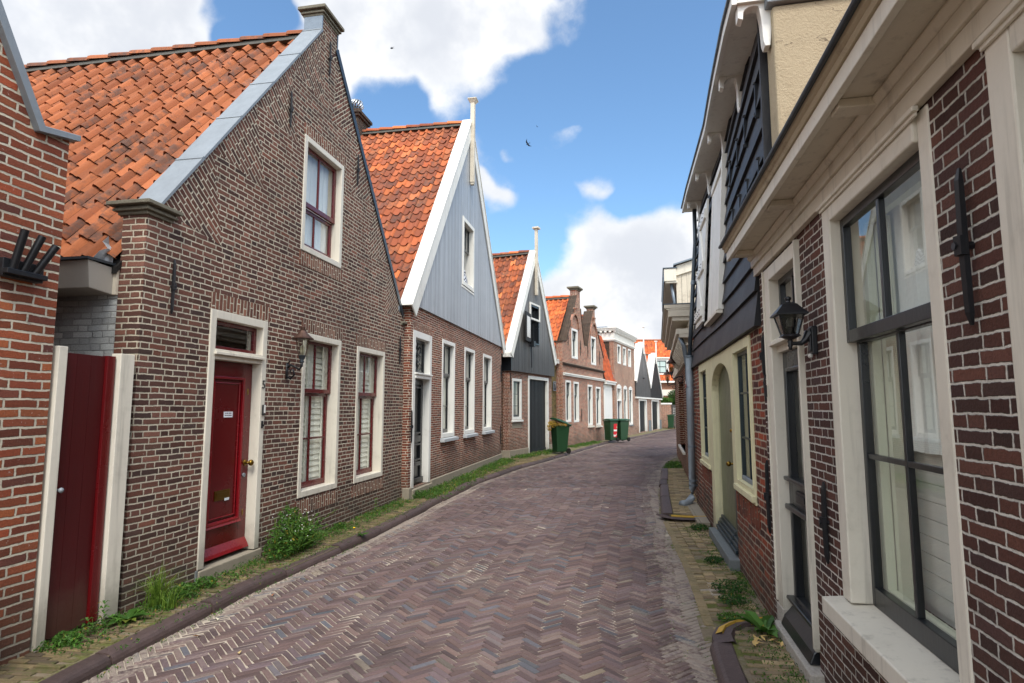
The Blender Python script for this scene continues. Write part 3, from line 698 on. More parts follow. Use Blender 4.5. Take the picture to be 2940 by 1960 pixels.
# kerb of long dark stones with a rounded edge
def kerb(pts_f, y0, y1, side, wd=.15, top=.0, bot=-.13, step=.98, name='kerb', m=None, tone=None):
    m_ = MB(); y = y0
    while y < y1:
        ye = min(y1, y + step * r.uniform(.9, 1.1)); n = 5; g_ = .010; m_.rt(r); rings = []
        dz = r.gauss(0, .006); dx = r.gauss(0, .008)
        prof = [(0, bot), (0, top - .055), (.008, top - .03), (.022, top - .012), (.045, top - .002), (wd - .01, top), (wd, top - .006), (wd, bot)]
        for i in range(n + 1):
            yy = y + g_ + (ye - y - 2 * g_) * i / n; x = pts_f(yy) + dx; s_ = (pts_f(yy + .3) - pts_f(yy - .3)) / .6; l_ = math.hypot(1, s_); nx, ny = 1 / l_, -s_ / l_
            rings.append([m_.vert((x + side * nx * q, yy + side * ny * q, zz + dz)) for q, zz in prof])
        for i in range(n):
            for q in range(len(prof) - 1): m_.f.append([rings[i][q], rings[i][q + 1], rings[i + 1][q + 1], rings[i + 1][q]])
        m_.f.append(rings[0][:]); m_.f.append(rings[-1][::-1]); y = ye
    return tag(m_.build(name, m or kerbm), kind='structure')
kerb(kl, 2.2, 52, -1, .135)
# right side: two raised islands with a kerb and a rounded, yellow painted end
pavr = pavermat('square_pavers', ['857558', '948262', '736350', 'a08c68', '7c6a52'], .35, .3, .85)
yk = plain('yellow_kerb_paint', 'b8933c', .7, .25, 14, .003)
def island(y0, y1, z, flat=False):
    m_ = MB(); m_.prism([(kr(y0) + .12, y0), (wr(y0) + .3, y0), (wr(y1) + .3, y1), (kr(y1) + .12, y1)], -.1, z - .01, 'z')
    tag(m_.build('raised_pavement', mossoil), kind='structure')
    m_ = MB(); y = y0 + .06
    while y < y1 - .03:
        k = int(y / .055); sl = (kr(y + .3) - kr(y - .3)) / .6; x = kr(y) + .17 + (.1 if k % 2 else 0) + .1
        while x < wr(y) - .02:
            m_.rt(r); brickblk(x, y - (x - kr(y)) * sl * .8, -math.atan(sl) * .9 + r.gauss(0, .02), .19, .045, z + r.gauss(0, .002), True, .012, .02, m_); x += .2
        y += .055
    tag(m_.build('pavement', pavr), kind='structure')
island(2.0, 4.62, .055); kerb(kr, 2.0, 4.35, 1, .15, .065, -.1, .8)
island(9.25, 16.2, .055); kerb(kr, 9.3, 16.0, 1, .17, .065, -.1, .9)
def endkerb(pts, m_, wd=.10, zt=.065):
    q = MB(); n = len(pts); L, Rr, L2, R2 = [], [], [], []
    for i in range(n):
        a = Vector(pts[max(0, i - 1)]); b = Vector(pts[min(n - 1, i + 1)]); d = (b - a).normalized(); nn = Vector((-d.y, d.x)) * wd / 2; p = Vector(pts[i])
        L.append(q.vert((p.x + nn.x, p.y + nn.y, zt - .02))); Rr.append(q.vert((p.x - nn.x * .7, p.y - nn.y * .7, zt + .003)))
        L2.append(q.vert((p.x + nn.x * 1.15, p.y + nn.y * 1.15, -.1))); R2.append(q.vert((p.x - nn.x, p.y - nn.y, zt - .02)))
    for i in range(n - 1):
        for A_, B_ in ((L2, L), (L, Rr), (Rr, R2)): q.f.append([A_[i], B_[i], B_[i + 1], A_[i + 1]])
    return tag(q.build('kerb', m_), kind='structure')
EA = [(1.46, 4.30), (1.49, 4.44), (1.56, 4.57), (1.68, 4.68), (1.84, 4.74), (1.98, 4.75)]
endkerb(EA, kerbm, .15, .064); endkerb([(x - .02, y + .02) for x, y in EA[1:]], yk, .055, .070)
endkerb([(2.36, 9.12), (2.50, 9.06), (2.66, 9.03), (2.84, 9.02)], yk, .05, .070)
endkerb([(2.24, 9.30), (2.27, 9.14), (2.36, 9.02), (2.50, 8.96), (2.70, 8.93), (2.90, 8.92)], kerbm, .15, .060)
# flush crossing between the islands and along the far side
m_ = MB(); y = 4.72
while y < 9.0:
    sl = .19; x = kr(y) + .12; k = int(y / .075)
    while x < wr(y) - .05:
        if not (x > wr(y) - .45 and r.random() < .45 and y < 7.6):
            m_.rt(r); brickblk(x, y, -math.atan(sl) + .25 + r.gauss(0, .03), .098, .058, .0 + r.gauss(0, .0035), True, .02, .02, m_)
        x += .108
    y += .070
for yy in [4.9 + .21 * i for i in range(20)]:
    m_.rt(r); m_.tint = (.2, .2, .5); brickblk(kr(yy) + .045, yy, math.pi / 2 - .19, .2, .075, .0, True, .01, .02, m_)
tag(m_.build('pavement', pavr), kind='structure')
# far bend of the street: the pavement past the last gables
m_ = MB(); m_.prism([(11.4, 47.2), (30, 47.6), (30, 50.6), (12.6, 49.9)], -.1, .02, 'z')
tag(m_.build('pavement', pavl), kind='structure')

# ================================================================== LEFT SIDE OF THE STREET
HO = (-3.13, 5.01)
# ---- orange brick house at the left edge
p0 = Place(HO, 10.6); h = p0.root('brick_house', 'orange-red brick house end at the left edge, patched with white and edged by zinc', 'house', u=-.75)
def L0(x): return x + .75            # its frame starts at its right-hand corner
mb = MB(); mb.slab([(-5, -.1), (.0, -.1), (-.02, 3.62), (-.27, 3.56), (-2.4, 7.55), (-5, 7.55)], [], 0, .28)
p0.kid('wall', mb, BR0, h)
mb = MB(); mb.box(-.28, -.015, .285, 8, -.1, 3.4); p0.kid('side_wall', mb, BR0, h)
mb = MB()
th = .045
mb.prism([(.03, 3.62), (.03, 3.665), (-.25, 3.61), (-2.4, 7.62), (-2.5, 7.6), (-.285, 3.555)], -.05, .33)
p0.kid('zinc_coping', mb, zinc, h, bevel=.006)
mb = MB(); mb.prism([(-.3, 3.4), (-2.5, 7.5), (-2.6, 7.4), (-.35, 3.2)], .28, 8); p0.kid('roof', mb, TILE1, h)
mb = MB(); mb.box(-1.45, -.62, -.02, -.001, -.1, .0)
# black three-tube flag holder
f = p0.root('flag_holder', 'black iron holder with three open tubes fanning out of the orange brick wall', 'flag holder', u=-.95, y=-.01, z=2.6)
mb = MB(); mb.box(-.26, .02, -.05, .008, -.10, .02); mb.box(-.26, .02, -.09, -.045, -.085, -.05); p0.kid('plate', mb, iron, f, bevel=.004)
for dx, ex, ez in ((-.20, -.21, .23), (-.13, -.09, .22), (-.05, .015, .18)):
    mb = MB(); d = Vector((ex - dx, -.085, ez + .03)); a = Vector((dx, -.055, -.05)); mb.tube([a, a + d], .024, 14, caps=False); mb.tube([a + d, a + d * .3], .021, 14, caps=False)
    p0.kid('tube', mb, iron, f, smooth=True)
# grey cabinet at the picture's edge
gb = p0.root('utility_box', 'grey metal box against the orange brick wall at the left edge', 'utility box', u=-1.52, y=-.16)
mb = MB(); mb.box(-.3, .26, -.06, .15, -.02, .60); p0.kid('body', mb, zincd, gb, bevel=.006)
mb = MB(); mb.box(-.32, .28, -.08, .16, .602, .63); p0.kid('lid', mb, zincd, gb, bevel=.005)

# ---- dark red garden gate
gt = p0.root('garden_gate', 'tall dark red plank gate between cream posts, closing the narrow passage', 'gate', u=-.73)
mb = MB(); mb.box(.0, .07, -.02, .08, -.01, 2.09); p0.kid('post', mb, cream, gt, bevel=.005)
mb = MB(); mb.box(.53, .67, -.03, .06, -.01, 2.08); p0.kid('post', mb, cream, gt, bevel=.005)
mb = MB()
for i in range(3): mb.rt(); mb.box(.075 + i * .122, .075 + (i + 1) * .122 - .002, .03, .06, .03, 2.05)
lf = p0.kid('leaf', mb, gatered, gt)
mb = MB(); mb.box(.442, .517, .004, .06, .03, 2.055); p0.kid('stile', mb, dred, gt, bevel=.003)
mb = MB(); mb.tube([(.10, .03, 1.06), (.10, -.01, 1.06)], .009, 8); mb.ball((.10, -.02, 1.06), .019, 10); p0.kid('knob', mb, zinc, lf, smooth=True)

# ---- brown brick house, number 5
p1 = Place(HO, 10.6); h = p1.root('gable_house', 'brown brick house with tall plain gable, red door and zinc coping', 'house')
out1 = [(0, -.1), (6.18, -.1), (6.18, 3.3), (6.03, 3.36), (3.23, 6.76), (3.22, 7.02), (2.80, 7.02), (2.79, 6.78), (.12, 3.39), (0, 3.30)]
op = [(2.46, 3.56, 3.64, 5.17), (.86, 1.82, .10, 2.62), (2.60, 3.64, .53, 2.60), (4.17, 5.25, .52, 2.58)]
mb = MB(); mb.slab(out1, [(a, b, c, d) for a, b, c, d in op], 0, .24); wall1 = p1.kid('wall', mb, BR1, h)
mb = MB(); mb.box(.001, .2, .245, 8.2, -.1, 2.72); mb.box(5.98, 6.18, .245, 8.2, -.1, 2.8)
mb.prism([(.2, -.1), (5.98, -.1), (5.98, 2.8), (3.0, 6.6), (.2, 2.8)], 8.0, 8.2); p1.kid('side_walls', mb, whitewash, h)
mb = MB(); mb.box(.21, 5.97, .3, 7.9, 2.85, 2.95); mb.box(.21, 5.97, 1.9, 1.95, 0, 2.85); mb.box(2.0, 4.1, 1.2, 1.25, 2.95, 5.0); p1.kid('inner_floor', mb, dark, h)
soldier(p1, h, .86, 1.86, 2.625, 2.79, BR1V); soldier(p1, h, 2.56, 3.68, 2.605, 2.77, BR1V); soldier(p1, h, 4.13, 5.29, 2.585, 2.75, BR1V); soldier(p1, h, 2.44, 3.60, 5.175, 5.32, BR1V)
for a, b, z in ((2.56, 3.68, .50), (4.13, 5.29, .49), (2.44, 3.6, 3.62)): soldier(p1, h, a, b, z - .17, z, BR1V, 'brick_sill')
roof(p1, h, -.05, 6.2, 3.03, 2.90, 6.86, .22, 8.3, TILE1, seed=4, w=.232, c=.295, amp=.036)
# zinc coping on both slopes
for (a, b, s) in (((.10, 3.37), (2.80, 6.81), 1), ((6.06, 3.34), (3.22, 6.79), -1)):
    mb = MB(); d = Vector((b[0] - a[0], b[1] - a[1])); Ls = d.length; d.normalize(); n_2 = Vector((-d.y, d.x)) * s; k = 5
    for i in range(k):
        q0, q1 = Ls * i / k, Ls * (i + 1) / k - .004; v = lambda t, e: (a[0] + d.x * t + n_2.x * e, a[1] + d.y * t + n_2.y * e)
        mb.prism([v(q0, .002), v(q1, .002), v(q1, .03), v(q0, .026)], -.022, .275); mb.prism([v(q1 - .03, .028), v(q1, .028), v(q1, .036), v(q1 - .03, .036)], -.022, .275)
        mb.prism([v(q0, -.06), v(q1, -.06), v(q1, .002), v(q0, .002)], -.022, -.008) if s == -1 else None
    p1.kid('zinc_coping', mb, zinc if s == 1 else zincp, h)
for c_x in ((2.775, 2.797, -.012, .262, 6.78, 7.03), (3.223, 3.243, -.012, .262, 6.74, 7.03)): mb = MB(); mb.box(*c_x); p1.kid('zinc_cheek', mb, zincd, h)
mb = MB()
for e, z0, z1 in ((.02, 7.02, 7.055), (.045, 7.055, 7.08), (.03, 7.08, 7.105), (.075, 7.105, 7.15)): mb.box(2.79 - e, 3.23 + e, -e, .26 + e, z0, z1)
p1.kid('gable_cap', mb, stonecap, h, bevel=.006)
mb = MB()
for e, z0, z1 in ((.02, 3.30, 3.33), (.05, 3.33, 3.355), (.035, 3.355, 3.375), (.085, 3.375, 3.41)): mb.box(-e, .27 + e * .6, -e, .26 + e, z0, z1)
p1.kid('shoulder_cap', mb, stonecap, h, bevel=.006)
mb = MB()
for e, z0, z1 in ((.02, 3.10, 3.13), (.06, 3.13, 3.17)): mb.box(5.98, 6.2 + e, -e, .2, z0 + .05, z1 + .05)
p1.kid('shoulder_cap', mb, stonecap, h, bevel=.006)
for q in ((.32, 2.48, 2.98), (2.08, 5.06, 5.54), (3.005, 6.27, 6.78), (3.985, 5.04, 5.54), (5.9, 2.42, 2.93)): anchor(p1, h, *q)
# box gutter over the passage and crumpled lead
mb = MB(); mb.prism([(-.25, 2.62), (-.02, 2.60), (.0, 2.66), (.0, 2.83), (-.28, 2.85)], .27, 6); gq = p1.kid('gutter', mb, paint('stained_gutter_paint', '9c968c', .6, .35, (.2, .19, .17)), h, bevel=.006)
mb = MB(); mb.box(-.30, .0, .255, 6, 2.851, 2.872); p1.kid('gutter_edge', mb, zincp, gq)
mb = MB(); mb.box(-.03, -.002, .235, .275, 2.60, 2.86); p1.kid('gutter_bracket', mb, cream2, gq, bevel=.004)
mb = MB(); rr = random.Random(5); gr = [[(-.02 - .05 * i - .02 * j + rr.gauss(0, .012), .262 + rr.gauss(0, .012) + .03 * (j == 0), 2.87 + .055 * j + rr.gauss(0, .008)) for i in range(5 - j)] for j in range(5)]
for j in range(4):
    for i in range(4 - j):
        mb.face([gr[j][i], gr[j][i + 1], gr[j + 1][i]])
        if i < 3 - j: mb.face([gr[j][i + 1], gr[j + 1][i + 1], gr[j + 1][i]])
p1.kid('lead_flashing', mb, plain('crumpled_lead', 'a4a9ad', .45, .25, 20, .004, .5), h)
# windows
window(p1, h, 2.46, 3.56, 3.64, 5.17, cream, dred, .075, .075, split=4.28, muntx=1, sw=.05, back='curtain', upx=1, bm=plain('pale_curtain', 'dfe3e4', .7, .04, 20, .001))
w1 = window(p1, h, 2.60, 3.64, .53, 2.60, cream, dred, .075, .095, split=1.84, muntx=1, mz=(1.24,), sw=.042)
w2 = window(p1, h, 4.17, 5.25, .52, 2.58, cream, dred, .075, .095, split=1.83, muntx=1, mz=(1.22,), sw=.042)
# white horse picture behind the left window
pc = p1.root('framed_picture', 'small black card with a white horse standing behind the left ground-floor window', 'picture', u=2.70, y=.165, z=1.93)
mb = MB(); mb.box(-.01, .21, 0, .006, -.02, .27); p1.kid('card', mb, black, pc)
mb = MB(); mb.prism([(.04, .05), (.055, .05), (.06, .1), (.115, .1), (.12, .05), (.135, .05), (.14, .13), (.165, .19), (.145, .205), (.115, .15), (.055, .145), (.04, .11)], -.003, -.0005); p1.kid('horse', mb, white, pc)
# front door
mb = MB(); frame(mb, .86, 1.82, .12, 2.62, .085, -.014, .17, .085, 0); D1 = p1.kid('door_frame', mb, cream, h, bevel=.006)
mb = MB(); mb.box(.945, 1.735, .0, .17, 2.13, 2.175); mb.box(.93, 1.75, -.04, .1, 2.175, 2.205); mb.box(.94, 1.74, -.02, .1, 2.205, 2.23); p1.kid('transom_bar', mb, cream, D1, bevel=.005)
mb = MB(); frame(mb, .945, 1.735, 2.23, 2.535, .045, .07, .11); T1 = p1.kid('fanlight', mb, dred, D1, bevel=.003)
mb = MB(); mb.face([(.98, .09, 2.27), (1.70, .09, 2.27), (1.70, .09, 2.50), (.98, .09, 2.50)]); p1.kid('pane', mb, pane, T1)
mb = MB(); z0, z1 = .16, 2.128
mb.box(.947, 1.07, .10, .145, z0, z1); mb.box(1.60, 1.733, .10, .145, z0, z1); mb.box(1.07, 1.60, .10, .145, 1.97, z1); mb.box(1.07, 1.60, .10, .145, z0, .46); mb.box(1.07, 1.60, .118, .14, .46, 1.97)
LF = p1.kid('door', mb, dred, D1, bevel=.003)
mb = MB(); frame(mb, 1.07, 1.60, .46, 1.97, .028, .084, .118); frame(mb, 1.125, 1.545, .52, 1.91, .014, .104, .118); p1.kid('panel_moulding', mb, dred2, LF, bevel=.006)
mb = MB(); mb.prism([(.09, .07), (.145, .07), (.145, .24), (.10, .2), (.05, .10)], .99, 1.69, 'x') if False else mb.hexa([(.95, .045, .155), (1.73, .045, .155), (1.73, .10, .155), (.95, .10, .155), (.95, .06, .19), (1.73, .06, .19), (1.73, .10, .26), (.95, .10, .26)])
p1.kid('weatherboard', mb, dred2, LF, bevel=.004)
mb = MB(); mb.hexa([(1.03, .075, .44), (1.62, .075, .44), (1.62, .1, .44), (1.03, .1, .44), (1.03, .085, .46), (1.62, .085, .46), (1.62, .1, .50), (1.03, .1, .50)]); p1.kid('drip_moulding', mb, dred2, LF, bevel=.003)
mb = MB(); mb.tube([(1.672, .10, 1.05), (1.672, .04, 1.05)], .014, 10); mb.ball((1.672, .025, 1.05), .034, 12, (1, .8, 1)); mb.lathe([(.034, 0), (.034, .006)], (1.672, 0, 0), 12)
for i in range(len(mb.v) - 24, len(mb.v)): v = mb.v[i]; mb.v[i] = (v[0], .099 - v[2], 1.05 + v[1])
p1.kid('knob', mb, brass, LF, smooth=True)
mb = MB(); mb.tube([(1.655, .102, .92), (1.655, .086, .92)], .021, 12); p1.kid('lock', mb, zinc, LF)
mb = MB(); mb.box(1.215, 1.455, .108, .118, .70, .80); mb.box(1.235, 1.435, .103, .109, .725, .78); p1.kid('letterbox', mb, brass, LF, bevel=.002)
for z in (1.82, .52): mb = MB(); mb.tube([(1.672, .102, z), (1.672, .094, z)], .0, 4) if False else mb.ball((1.668, .10, z), .022, 10, (.6, .2, 1.7)); p1.kid('brass_stud', mb, brass, LF)
mb = MB(); mb.box(1.30, 1.44, .112, .1175, 1.545, 1.605); ns = p1.kid('name_sticker', mb, plain('paper_white', 'e4e6ea', .5, .02), LF)
mb = MB(); mb.box(1.36, 1.43, .098, .1025, .69, .715); p1.kid('letterbox_sticker', mb, plain('paper_white_small', 'd4d8da', .5, .02), LF)
mb = MB(); mb.box(.86, 1.86, -.03, .24, -.08, .11); p1.kid('doorstep', mb, stone, h, bevel=.01)
mb = MB(); mb.box(.82, .985, -.02, .1, -.08, .115) if False else mb.box(.84, .859, -.018, .1, -.08, .12); p1.kid('stone_foot', mb, bluestone, h)
def text(s, name, size, mat, par, loc, rx=90, depth=.0015, right=False, align='CENTER', font=None):
    c = bpy.data.curves.new(name, 'FONT'); c.body = s; c.size = size; c.extrude = depth; c.align_x = align; c.align_y = 'CENTER'; c.resolution_u = 3
    o = bpy.data.objects.new(name, c); C.objects.link(o)
    dg = bpy.context.evaluated_depsgraph_get(); me = bpy.data.meshes.new_from_object(o.evaluated_get(dg)); bpy.data.objects.remove(o)
    o = bpy.data.objects.new(name, me); C.objects.link(o); me.materials.append(mat); o.parent = par; o.location = loc; o.rotation_euler = (R(90), 0, 0); return o
text('5', 'house_number', .13, iron, h, (1.778, -.018, 1.90), depth=.003)
tiny = plain('print_ink', '20242c', .6, .05)
mb = MB()
for z, xs in ((1.588, ((1.312, .012), (1.334, .030), (1.372, .046))), (1.566, ((1.312, .016), (1.336, .024), (1.366, .056)))):
    for x, l in xs: mb.box(x, x + l, .1112, .1122, z - .004, z + .005)
p1.kid('name_print', mb, tiny, ns)
mb = MB(); mb.box(1.762, 1.802, -.04, -.0145, 1.56, 1.68); bl = p1.kid('doorbell', mb, black, h, bevel=.008)
mb = MB(); mb.box(1.767, 1.797, -.043, -.040, 1.585, 1.675); p1.kid('bell_face', mb, white, bl, bevel=.004)
mb = MB(); mb.box(1.764, 1.792, -.024, -.0145, 1.42, 1.50); mb.box(1.771, 1.785, -.04, -.024, 1.44, 1.46); p1.kid('bell_pull', mb, iron, h)

# ---- wall lanterns
def hexlantern(pl, u, y, z, label, sc_=1.0, arm=.24, glow=None, group=None, style=0):
    t = pl.root('wall_lantern', label, 'lantern', group, u=u, y=y, z=z); s = sc_
    mb = MB(); A = arm
    mb.box(-.018 * s, .018 * s, -.018, 0, -.13 * s, .06 * s)
    mb.tube([(0, -.01, -.10 * s), (0, -.06 * s, -.13 * s), (0, -.11 * s, -.08 * s), (0, -.09 * s, -.02 * s), (0, -.05 * s, -.03 * s), (0, -.06 * s, -.065 * s)], [.014 * s, .014 * s, .013 * s, .012 * s, .010 * s, .006 * s], 7)
    mb.tube([(0, 0, .0), (0, -.06 * s, .035 * s), (0, -A * .6, .01 * s), (0, -A * .85, -.02 * s), (0, -A, .02 * s), (0, -A, .075 * s)], [.02 * s, .016 * s, .013 * s, .013 * s, .015 * s, .018 * s], 8)
    mb.tube([(0, -.01, .05 * s), (0, -.05 * s, .085 * s), (0, -.02, .10 * s)], .009 * s, 6)
    pl.kid('bracket', mb, iron, t, smooth=True)
    mb = MB(); mb.lathe([(.012 * s, .05 * s), (.03 * s, .075 * s), (.02 * s, .09 * s), (.034 * s, .11 * s), (.045 * s, .145 * s), (.05 * s, .15 * s)], (0, -A, 0), 8); pl.kid('socket', mb, zincp if style == 0 else iron, t, smooth=True)
    mb = MB(); mb.lathe([(.045 * s, .152 * s), (.088 * s, .345 * s)], (0, -A, 0), 6 if style == 0 else 4, .5); mb.f = mb.f[:-2]; gl_ = pl.kid('glass', mb, lampglass, t)
    mb = MB(); nn = 6 if style == 0 else 4
    for k in range(nn):
        a = 2 * math.pi * (k + .5) / nn; mb.tube([(.046 * s * math.cos(a), -A + .046 * s * math.sin(a), .15 * s), (.089 * s * math.cos(a), -A + .089 * s * math.sin(a), .346 * s)], .005 * s, 4)
    mb.lathe([(.128 * s, .345 * s), (.132 * s, .352 * s), (.10 * s, .375 * s), (.055 * s, .42 * s), (.035 * s, .45 * s), (.038 * s, .462 * s), (.026 * s, .468 * s), (.03 * s, .49 * s), (.016 * s, .50 * s), (.01 * s, .53 * s), (.004 * s, .56 * s), (.0015, .575 * s)], (0, -A, 0), 12 if style == 0 else 8)
    pl.kid('hood', mb, copper, t)
    mb = MB(); mb.lathe([(.02 * s, .155 * s), (.024 * s, .2 * s), (.024 * s, .25 * s), (.014 * s, .27 * s)], (0, -A, 0), 8); pl.kid('bulb', mb, glow or plain('milky_bulb', 'd6cfb0', .3, .02), t, smooth=True)
    return t
hexlantern(p1, 2.25, 0, 2.12, 'brown metal lantern on a black scroll bracket beside the red-sashed window', 1.0, .2)

# ---- grey boarded gable house
p2 = Place((-1.86, 11.13), 10.6)
h = p2.root('gable_house', 'pale grey boarded gable over red brick, with an open attic window and white bargeboards', 'house')
dx = 8.25
ops = [(.04, 1.14, .17, 3.10), (1.87, 2.87, 1.0, 3.13), (3.72, 4.75, 1.0, 3.14), (5.70, 6.80, 1.0, 3.15)]
mb = MB(); mb.slab([(-.1, -.1), (dx, -.1), (dx, 3.62), (-.1, 3.62)], ops, 0, .22); p2.kid('wall', mb, BR2, h)
mb = MB(); mb.box(-.1, .1, .225, 7.6, -.1, 3.5); mb.box(dx - .2, dx, .225, 7.6, -.1, 3.5); mb.prism([(.1, -.1), (dx - .2, -.1), (dx - .2, 3.5), (4.05, 8.7), (.1, 3.5)], 7.4, 7.6); p2.kid('side_walls', mb, BR3, h)
mb = MB(); mb.box(.11, dx - .21, .25, 7.3, 3.62, 3.7); mb.box(.11, dx - .21, 2.0, 2.05, 0, 3.6); mb.box(2.5, 5.4, 1.6, 1.65, 3.7, 6.6); p2.kid('inner_floor', mb, dark, h)
mb = MB(); mb.box(-.12, .038, -.035, .1, -.1, .20); mb.box(1.16, dx + .01, -.035, .1, -.1, .20); mb.box(.03, 1.165, -.06, .2, -.1, .15); p2.kid('plinth', mb, stone, h, bevel=.008)
ap2 = (3.95, 9.05)
zt2 = lambda x: (3.62 + (x + .12) * (8.93 - 3.62) / (3.95 + .12)) if x < 3.95 else (3.62 + (8.38 - x) * (8.93 - 3.62) / (8.38 - 3.95))
xr_ = 3.95
boards_v(p2, h, -.10, 8.36, 3.56, lambda x: zt2(x), .105, -.05, .04, greyb, holes=[(3.27, 4.39, 4.6, 6.33)])
mb = MB(); mb.prism([(-.08, 3.6), (8.3, 3.6), (5.6, 6.9), (4.5, 6.9), (4.5, 4.5), (3.2, 4.5), (3.2, 6.9), (2.3, 6.9)], .0, .1) if False else mb.slab([(-.08, 3.625), (8.3, 3.625), (3.95, 8.85)], [(3.3, 4.36, 4.62, 6.3)], -.008, .1); p2.kid('gable_backing', mb, dark, h)
barge(p2, h, (-.24, 3.5), (3.95, 9.08), (8.50, 3.5), .27, -.085, -.055, offw)
for a, b in (((-.27, 3.5), (3.95, 9.12)), ((8.53, 3.5), (3.95, 9.12))):   # flat top board that covers the tile ends
    mb = MB(); d = Vector((b[0] - a[0], b[1] - a[1])).normalized(); n_2 = Vector((-d.y, d.x)) * (1 if a[0] < 4 else -1)
    mb.prism([a, b, (b[0] + n_2.x * .03, b[1] + n_2.y * .03), (a[0] + n_2.x * .03, a[1] + n_2.y * .03)], -.10, .16); p2.kid('verge_board', mb, offw, h, bevel=.004)
roof(p2, h, -.30, 8.56, 3.98, 3.42, 9.0, .16, 7.7, TILE2, seed=8, w=.225, c=.285, amp=.027, gl=None)
mb = MB(); mb.box(3.885, 4.015, -.165, -.06, 7.42, 9.62); mb.box(3.90, 4.0, -.155, -.07, 7.36, 7.42); po = p2.kid('finial_post', mb, cream2, h, bevel=.006)
mb = MB(); mb.hexa([(3.88, -.17, 9.58), (4.02, -.17, 9.58), (4.02, -.055, 9.58), (3.88, -.055, 9.58), (3.83, -.22, 9.66), (4.07, -.22, 9.66), (4.07, -.005, 9.66), (3.83, -.005, 9.66)]); mb.box(3.82, 4.08, -.23, .005, 9.66, 9.68); p2.kid('finial_cap', mb, cream2, po)
W = window(p2, h, 3.27, 4.39, 4.62, 6.33, offw, black, .10, .05, split=5.6, upx=2, back=None, sw=.035, openbot=True, sill=(.04, .06, .07, offw), proud=.07)
cl = p2.root('patterned_cloth', 'black and white zigzag cloth bulging over the sill of the open attic window', 'cloth', u=3.98, y=.06, z=4.72)
zz_m, n_, b_ = newmat('zigzag_cloth'); X_ = n_.xyz(obj(n_)); tri = n_.m('ABSOLUTE', n_.m('SUBTRACT', n_.m('FRACT', n_.m('MULTIPLY', X_[0], 7.0)), .5))
st = n_.m('GREATER_THAN', n_.m('FRACT', n_.m('MULTIPLY', n_.m('ADD', X_[2], n_.m('MULTIPLY', tri, .16)), 11.0)), .5)
n_.put(b_.inputs['Base Color'], n_.mix(st, (.02, .025, .04), (.62, .64, .68))); b_.inputs['Roughness'].default_value = .9
mb = MB(); mb.ball((.0, .12, .06), .3, 20, (.9, .55, 1.15)); mb.ball((.1, .1, .36), .10, 12, (.8, .8, 1.0)); mb.ball((-.12, .15, -.0), .2, 14); p2.kid('cloth', mb, zz_m, cl, smooth=True)
for i, (a, b, c, d) in enumerate(ops[1:]):
    window(p2, h, a, b, c, d, white, black, .085, .085, split=2.35, muntx=1, mz=(1.68,), sw=.045, back='half' if i < 2 else 'curtain', sill=(.06, .10, .09, plain('grey_sill%d' % i, 'a9adae', .6, .08)), upx=1, bm=plain('window_hanging%d' % i, 'cfd2c6', .7, .05))
    soldier(p2, h, a, b, d + .002, d + .165, BR2V)
soldier(p2, h, .04, 1.14, 3.102, 3.26, BR2V)
mb = MB(); frame(mb, .04, 1.14, .17, 3.10, .13, -.014, .2, .13, 0); D2_ = p2.kid('door_frame', mb, white, h, bevel=.006)
mb = MB(); mb.box(.15, 1.03, -.04, .16, 2.20, 2.27); mb.box(.13, 1.05, -.07, .1, 2.27, 2.30); p2.kid('transom_bar', mb, white, D2_, bevel=.005)
mb = MB(); frame(mb, .175, 1.005, 2.30, 2.965, .05, .1, .14); F_ = p2.kid('fanlight', mb, black, D2_)
mb = MB(); mb.face([(.2, .13, 2.34), (.98, .13, 2.34), (.98, .13, 2.93), (.2, .13, 2.93)]); p2.kid('pane', mb, pane, F_)
mb = MB()
for s in (-1, 1):
    for z, a_ in ((2.45, .16), (2.62, .12), (2.78, .15)):
        c = .59; mb.tube([(c, .11, z - .1), (c + s * a_, .10, z - .06), (c + s * a_ * 1.3, .10, z + .03), (c + s * a_ * .6, .10, z + .06), (c + s * a_ * .5, .10, z)], .011, 6)
mb.tube([(.59, .11, 2.34), (.59, .105, 2.93)], .012, 6); p2.kid('iron_scrollwork', mb, iron, F_)
mb = MB(); mb.box(.175, 1.005, .15, .18, .2, 2.2); LF = p2.kid('door', mb, black, D2_)
mb = MB(); frame(mb, .175, 1.005, .2, 2.19, .10, .12, .15); mb.box(.275, .905, .12, .15, .98, 1.10); mb.box(.275, .905, .12, .15, .52, .6); frame(mb, .30, .88, 1.14, 2.05, .03, .105, .15); frame(mb, .30, .88, .63, .95, .03, .105, .15); mb.box(.175, 1.005, .09, .15, .2, .3); p2.kid('rails', mb, black, LF, bevel=.005)
# white gutter stub at the left foot, right foot, anchors
for x0 in (-.42,): mb = MB(); mb.tube([(x0 + .08, .12, 3.44), (x0 + .08, 7.5, 3.44)], .075, 12); p2.kid('gutter', mb, zinc, h, smooth=True)
mb = MB(); mb.tube([(8.62, .12, 3.42), (8.62, 7.5, 3.42)], .075, 12); p2.kid('gutter', mb, zinc, h, smooth=True)
anchor(p2, h, 8.1, 2.45, 3.0); anchor(p2, h, 8.05, .5, 1.1); anchor(p2, h, -.04, 1.0, 1.6, -.03)
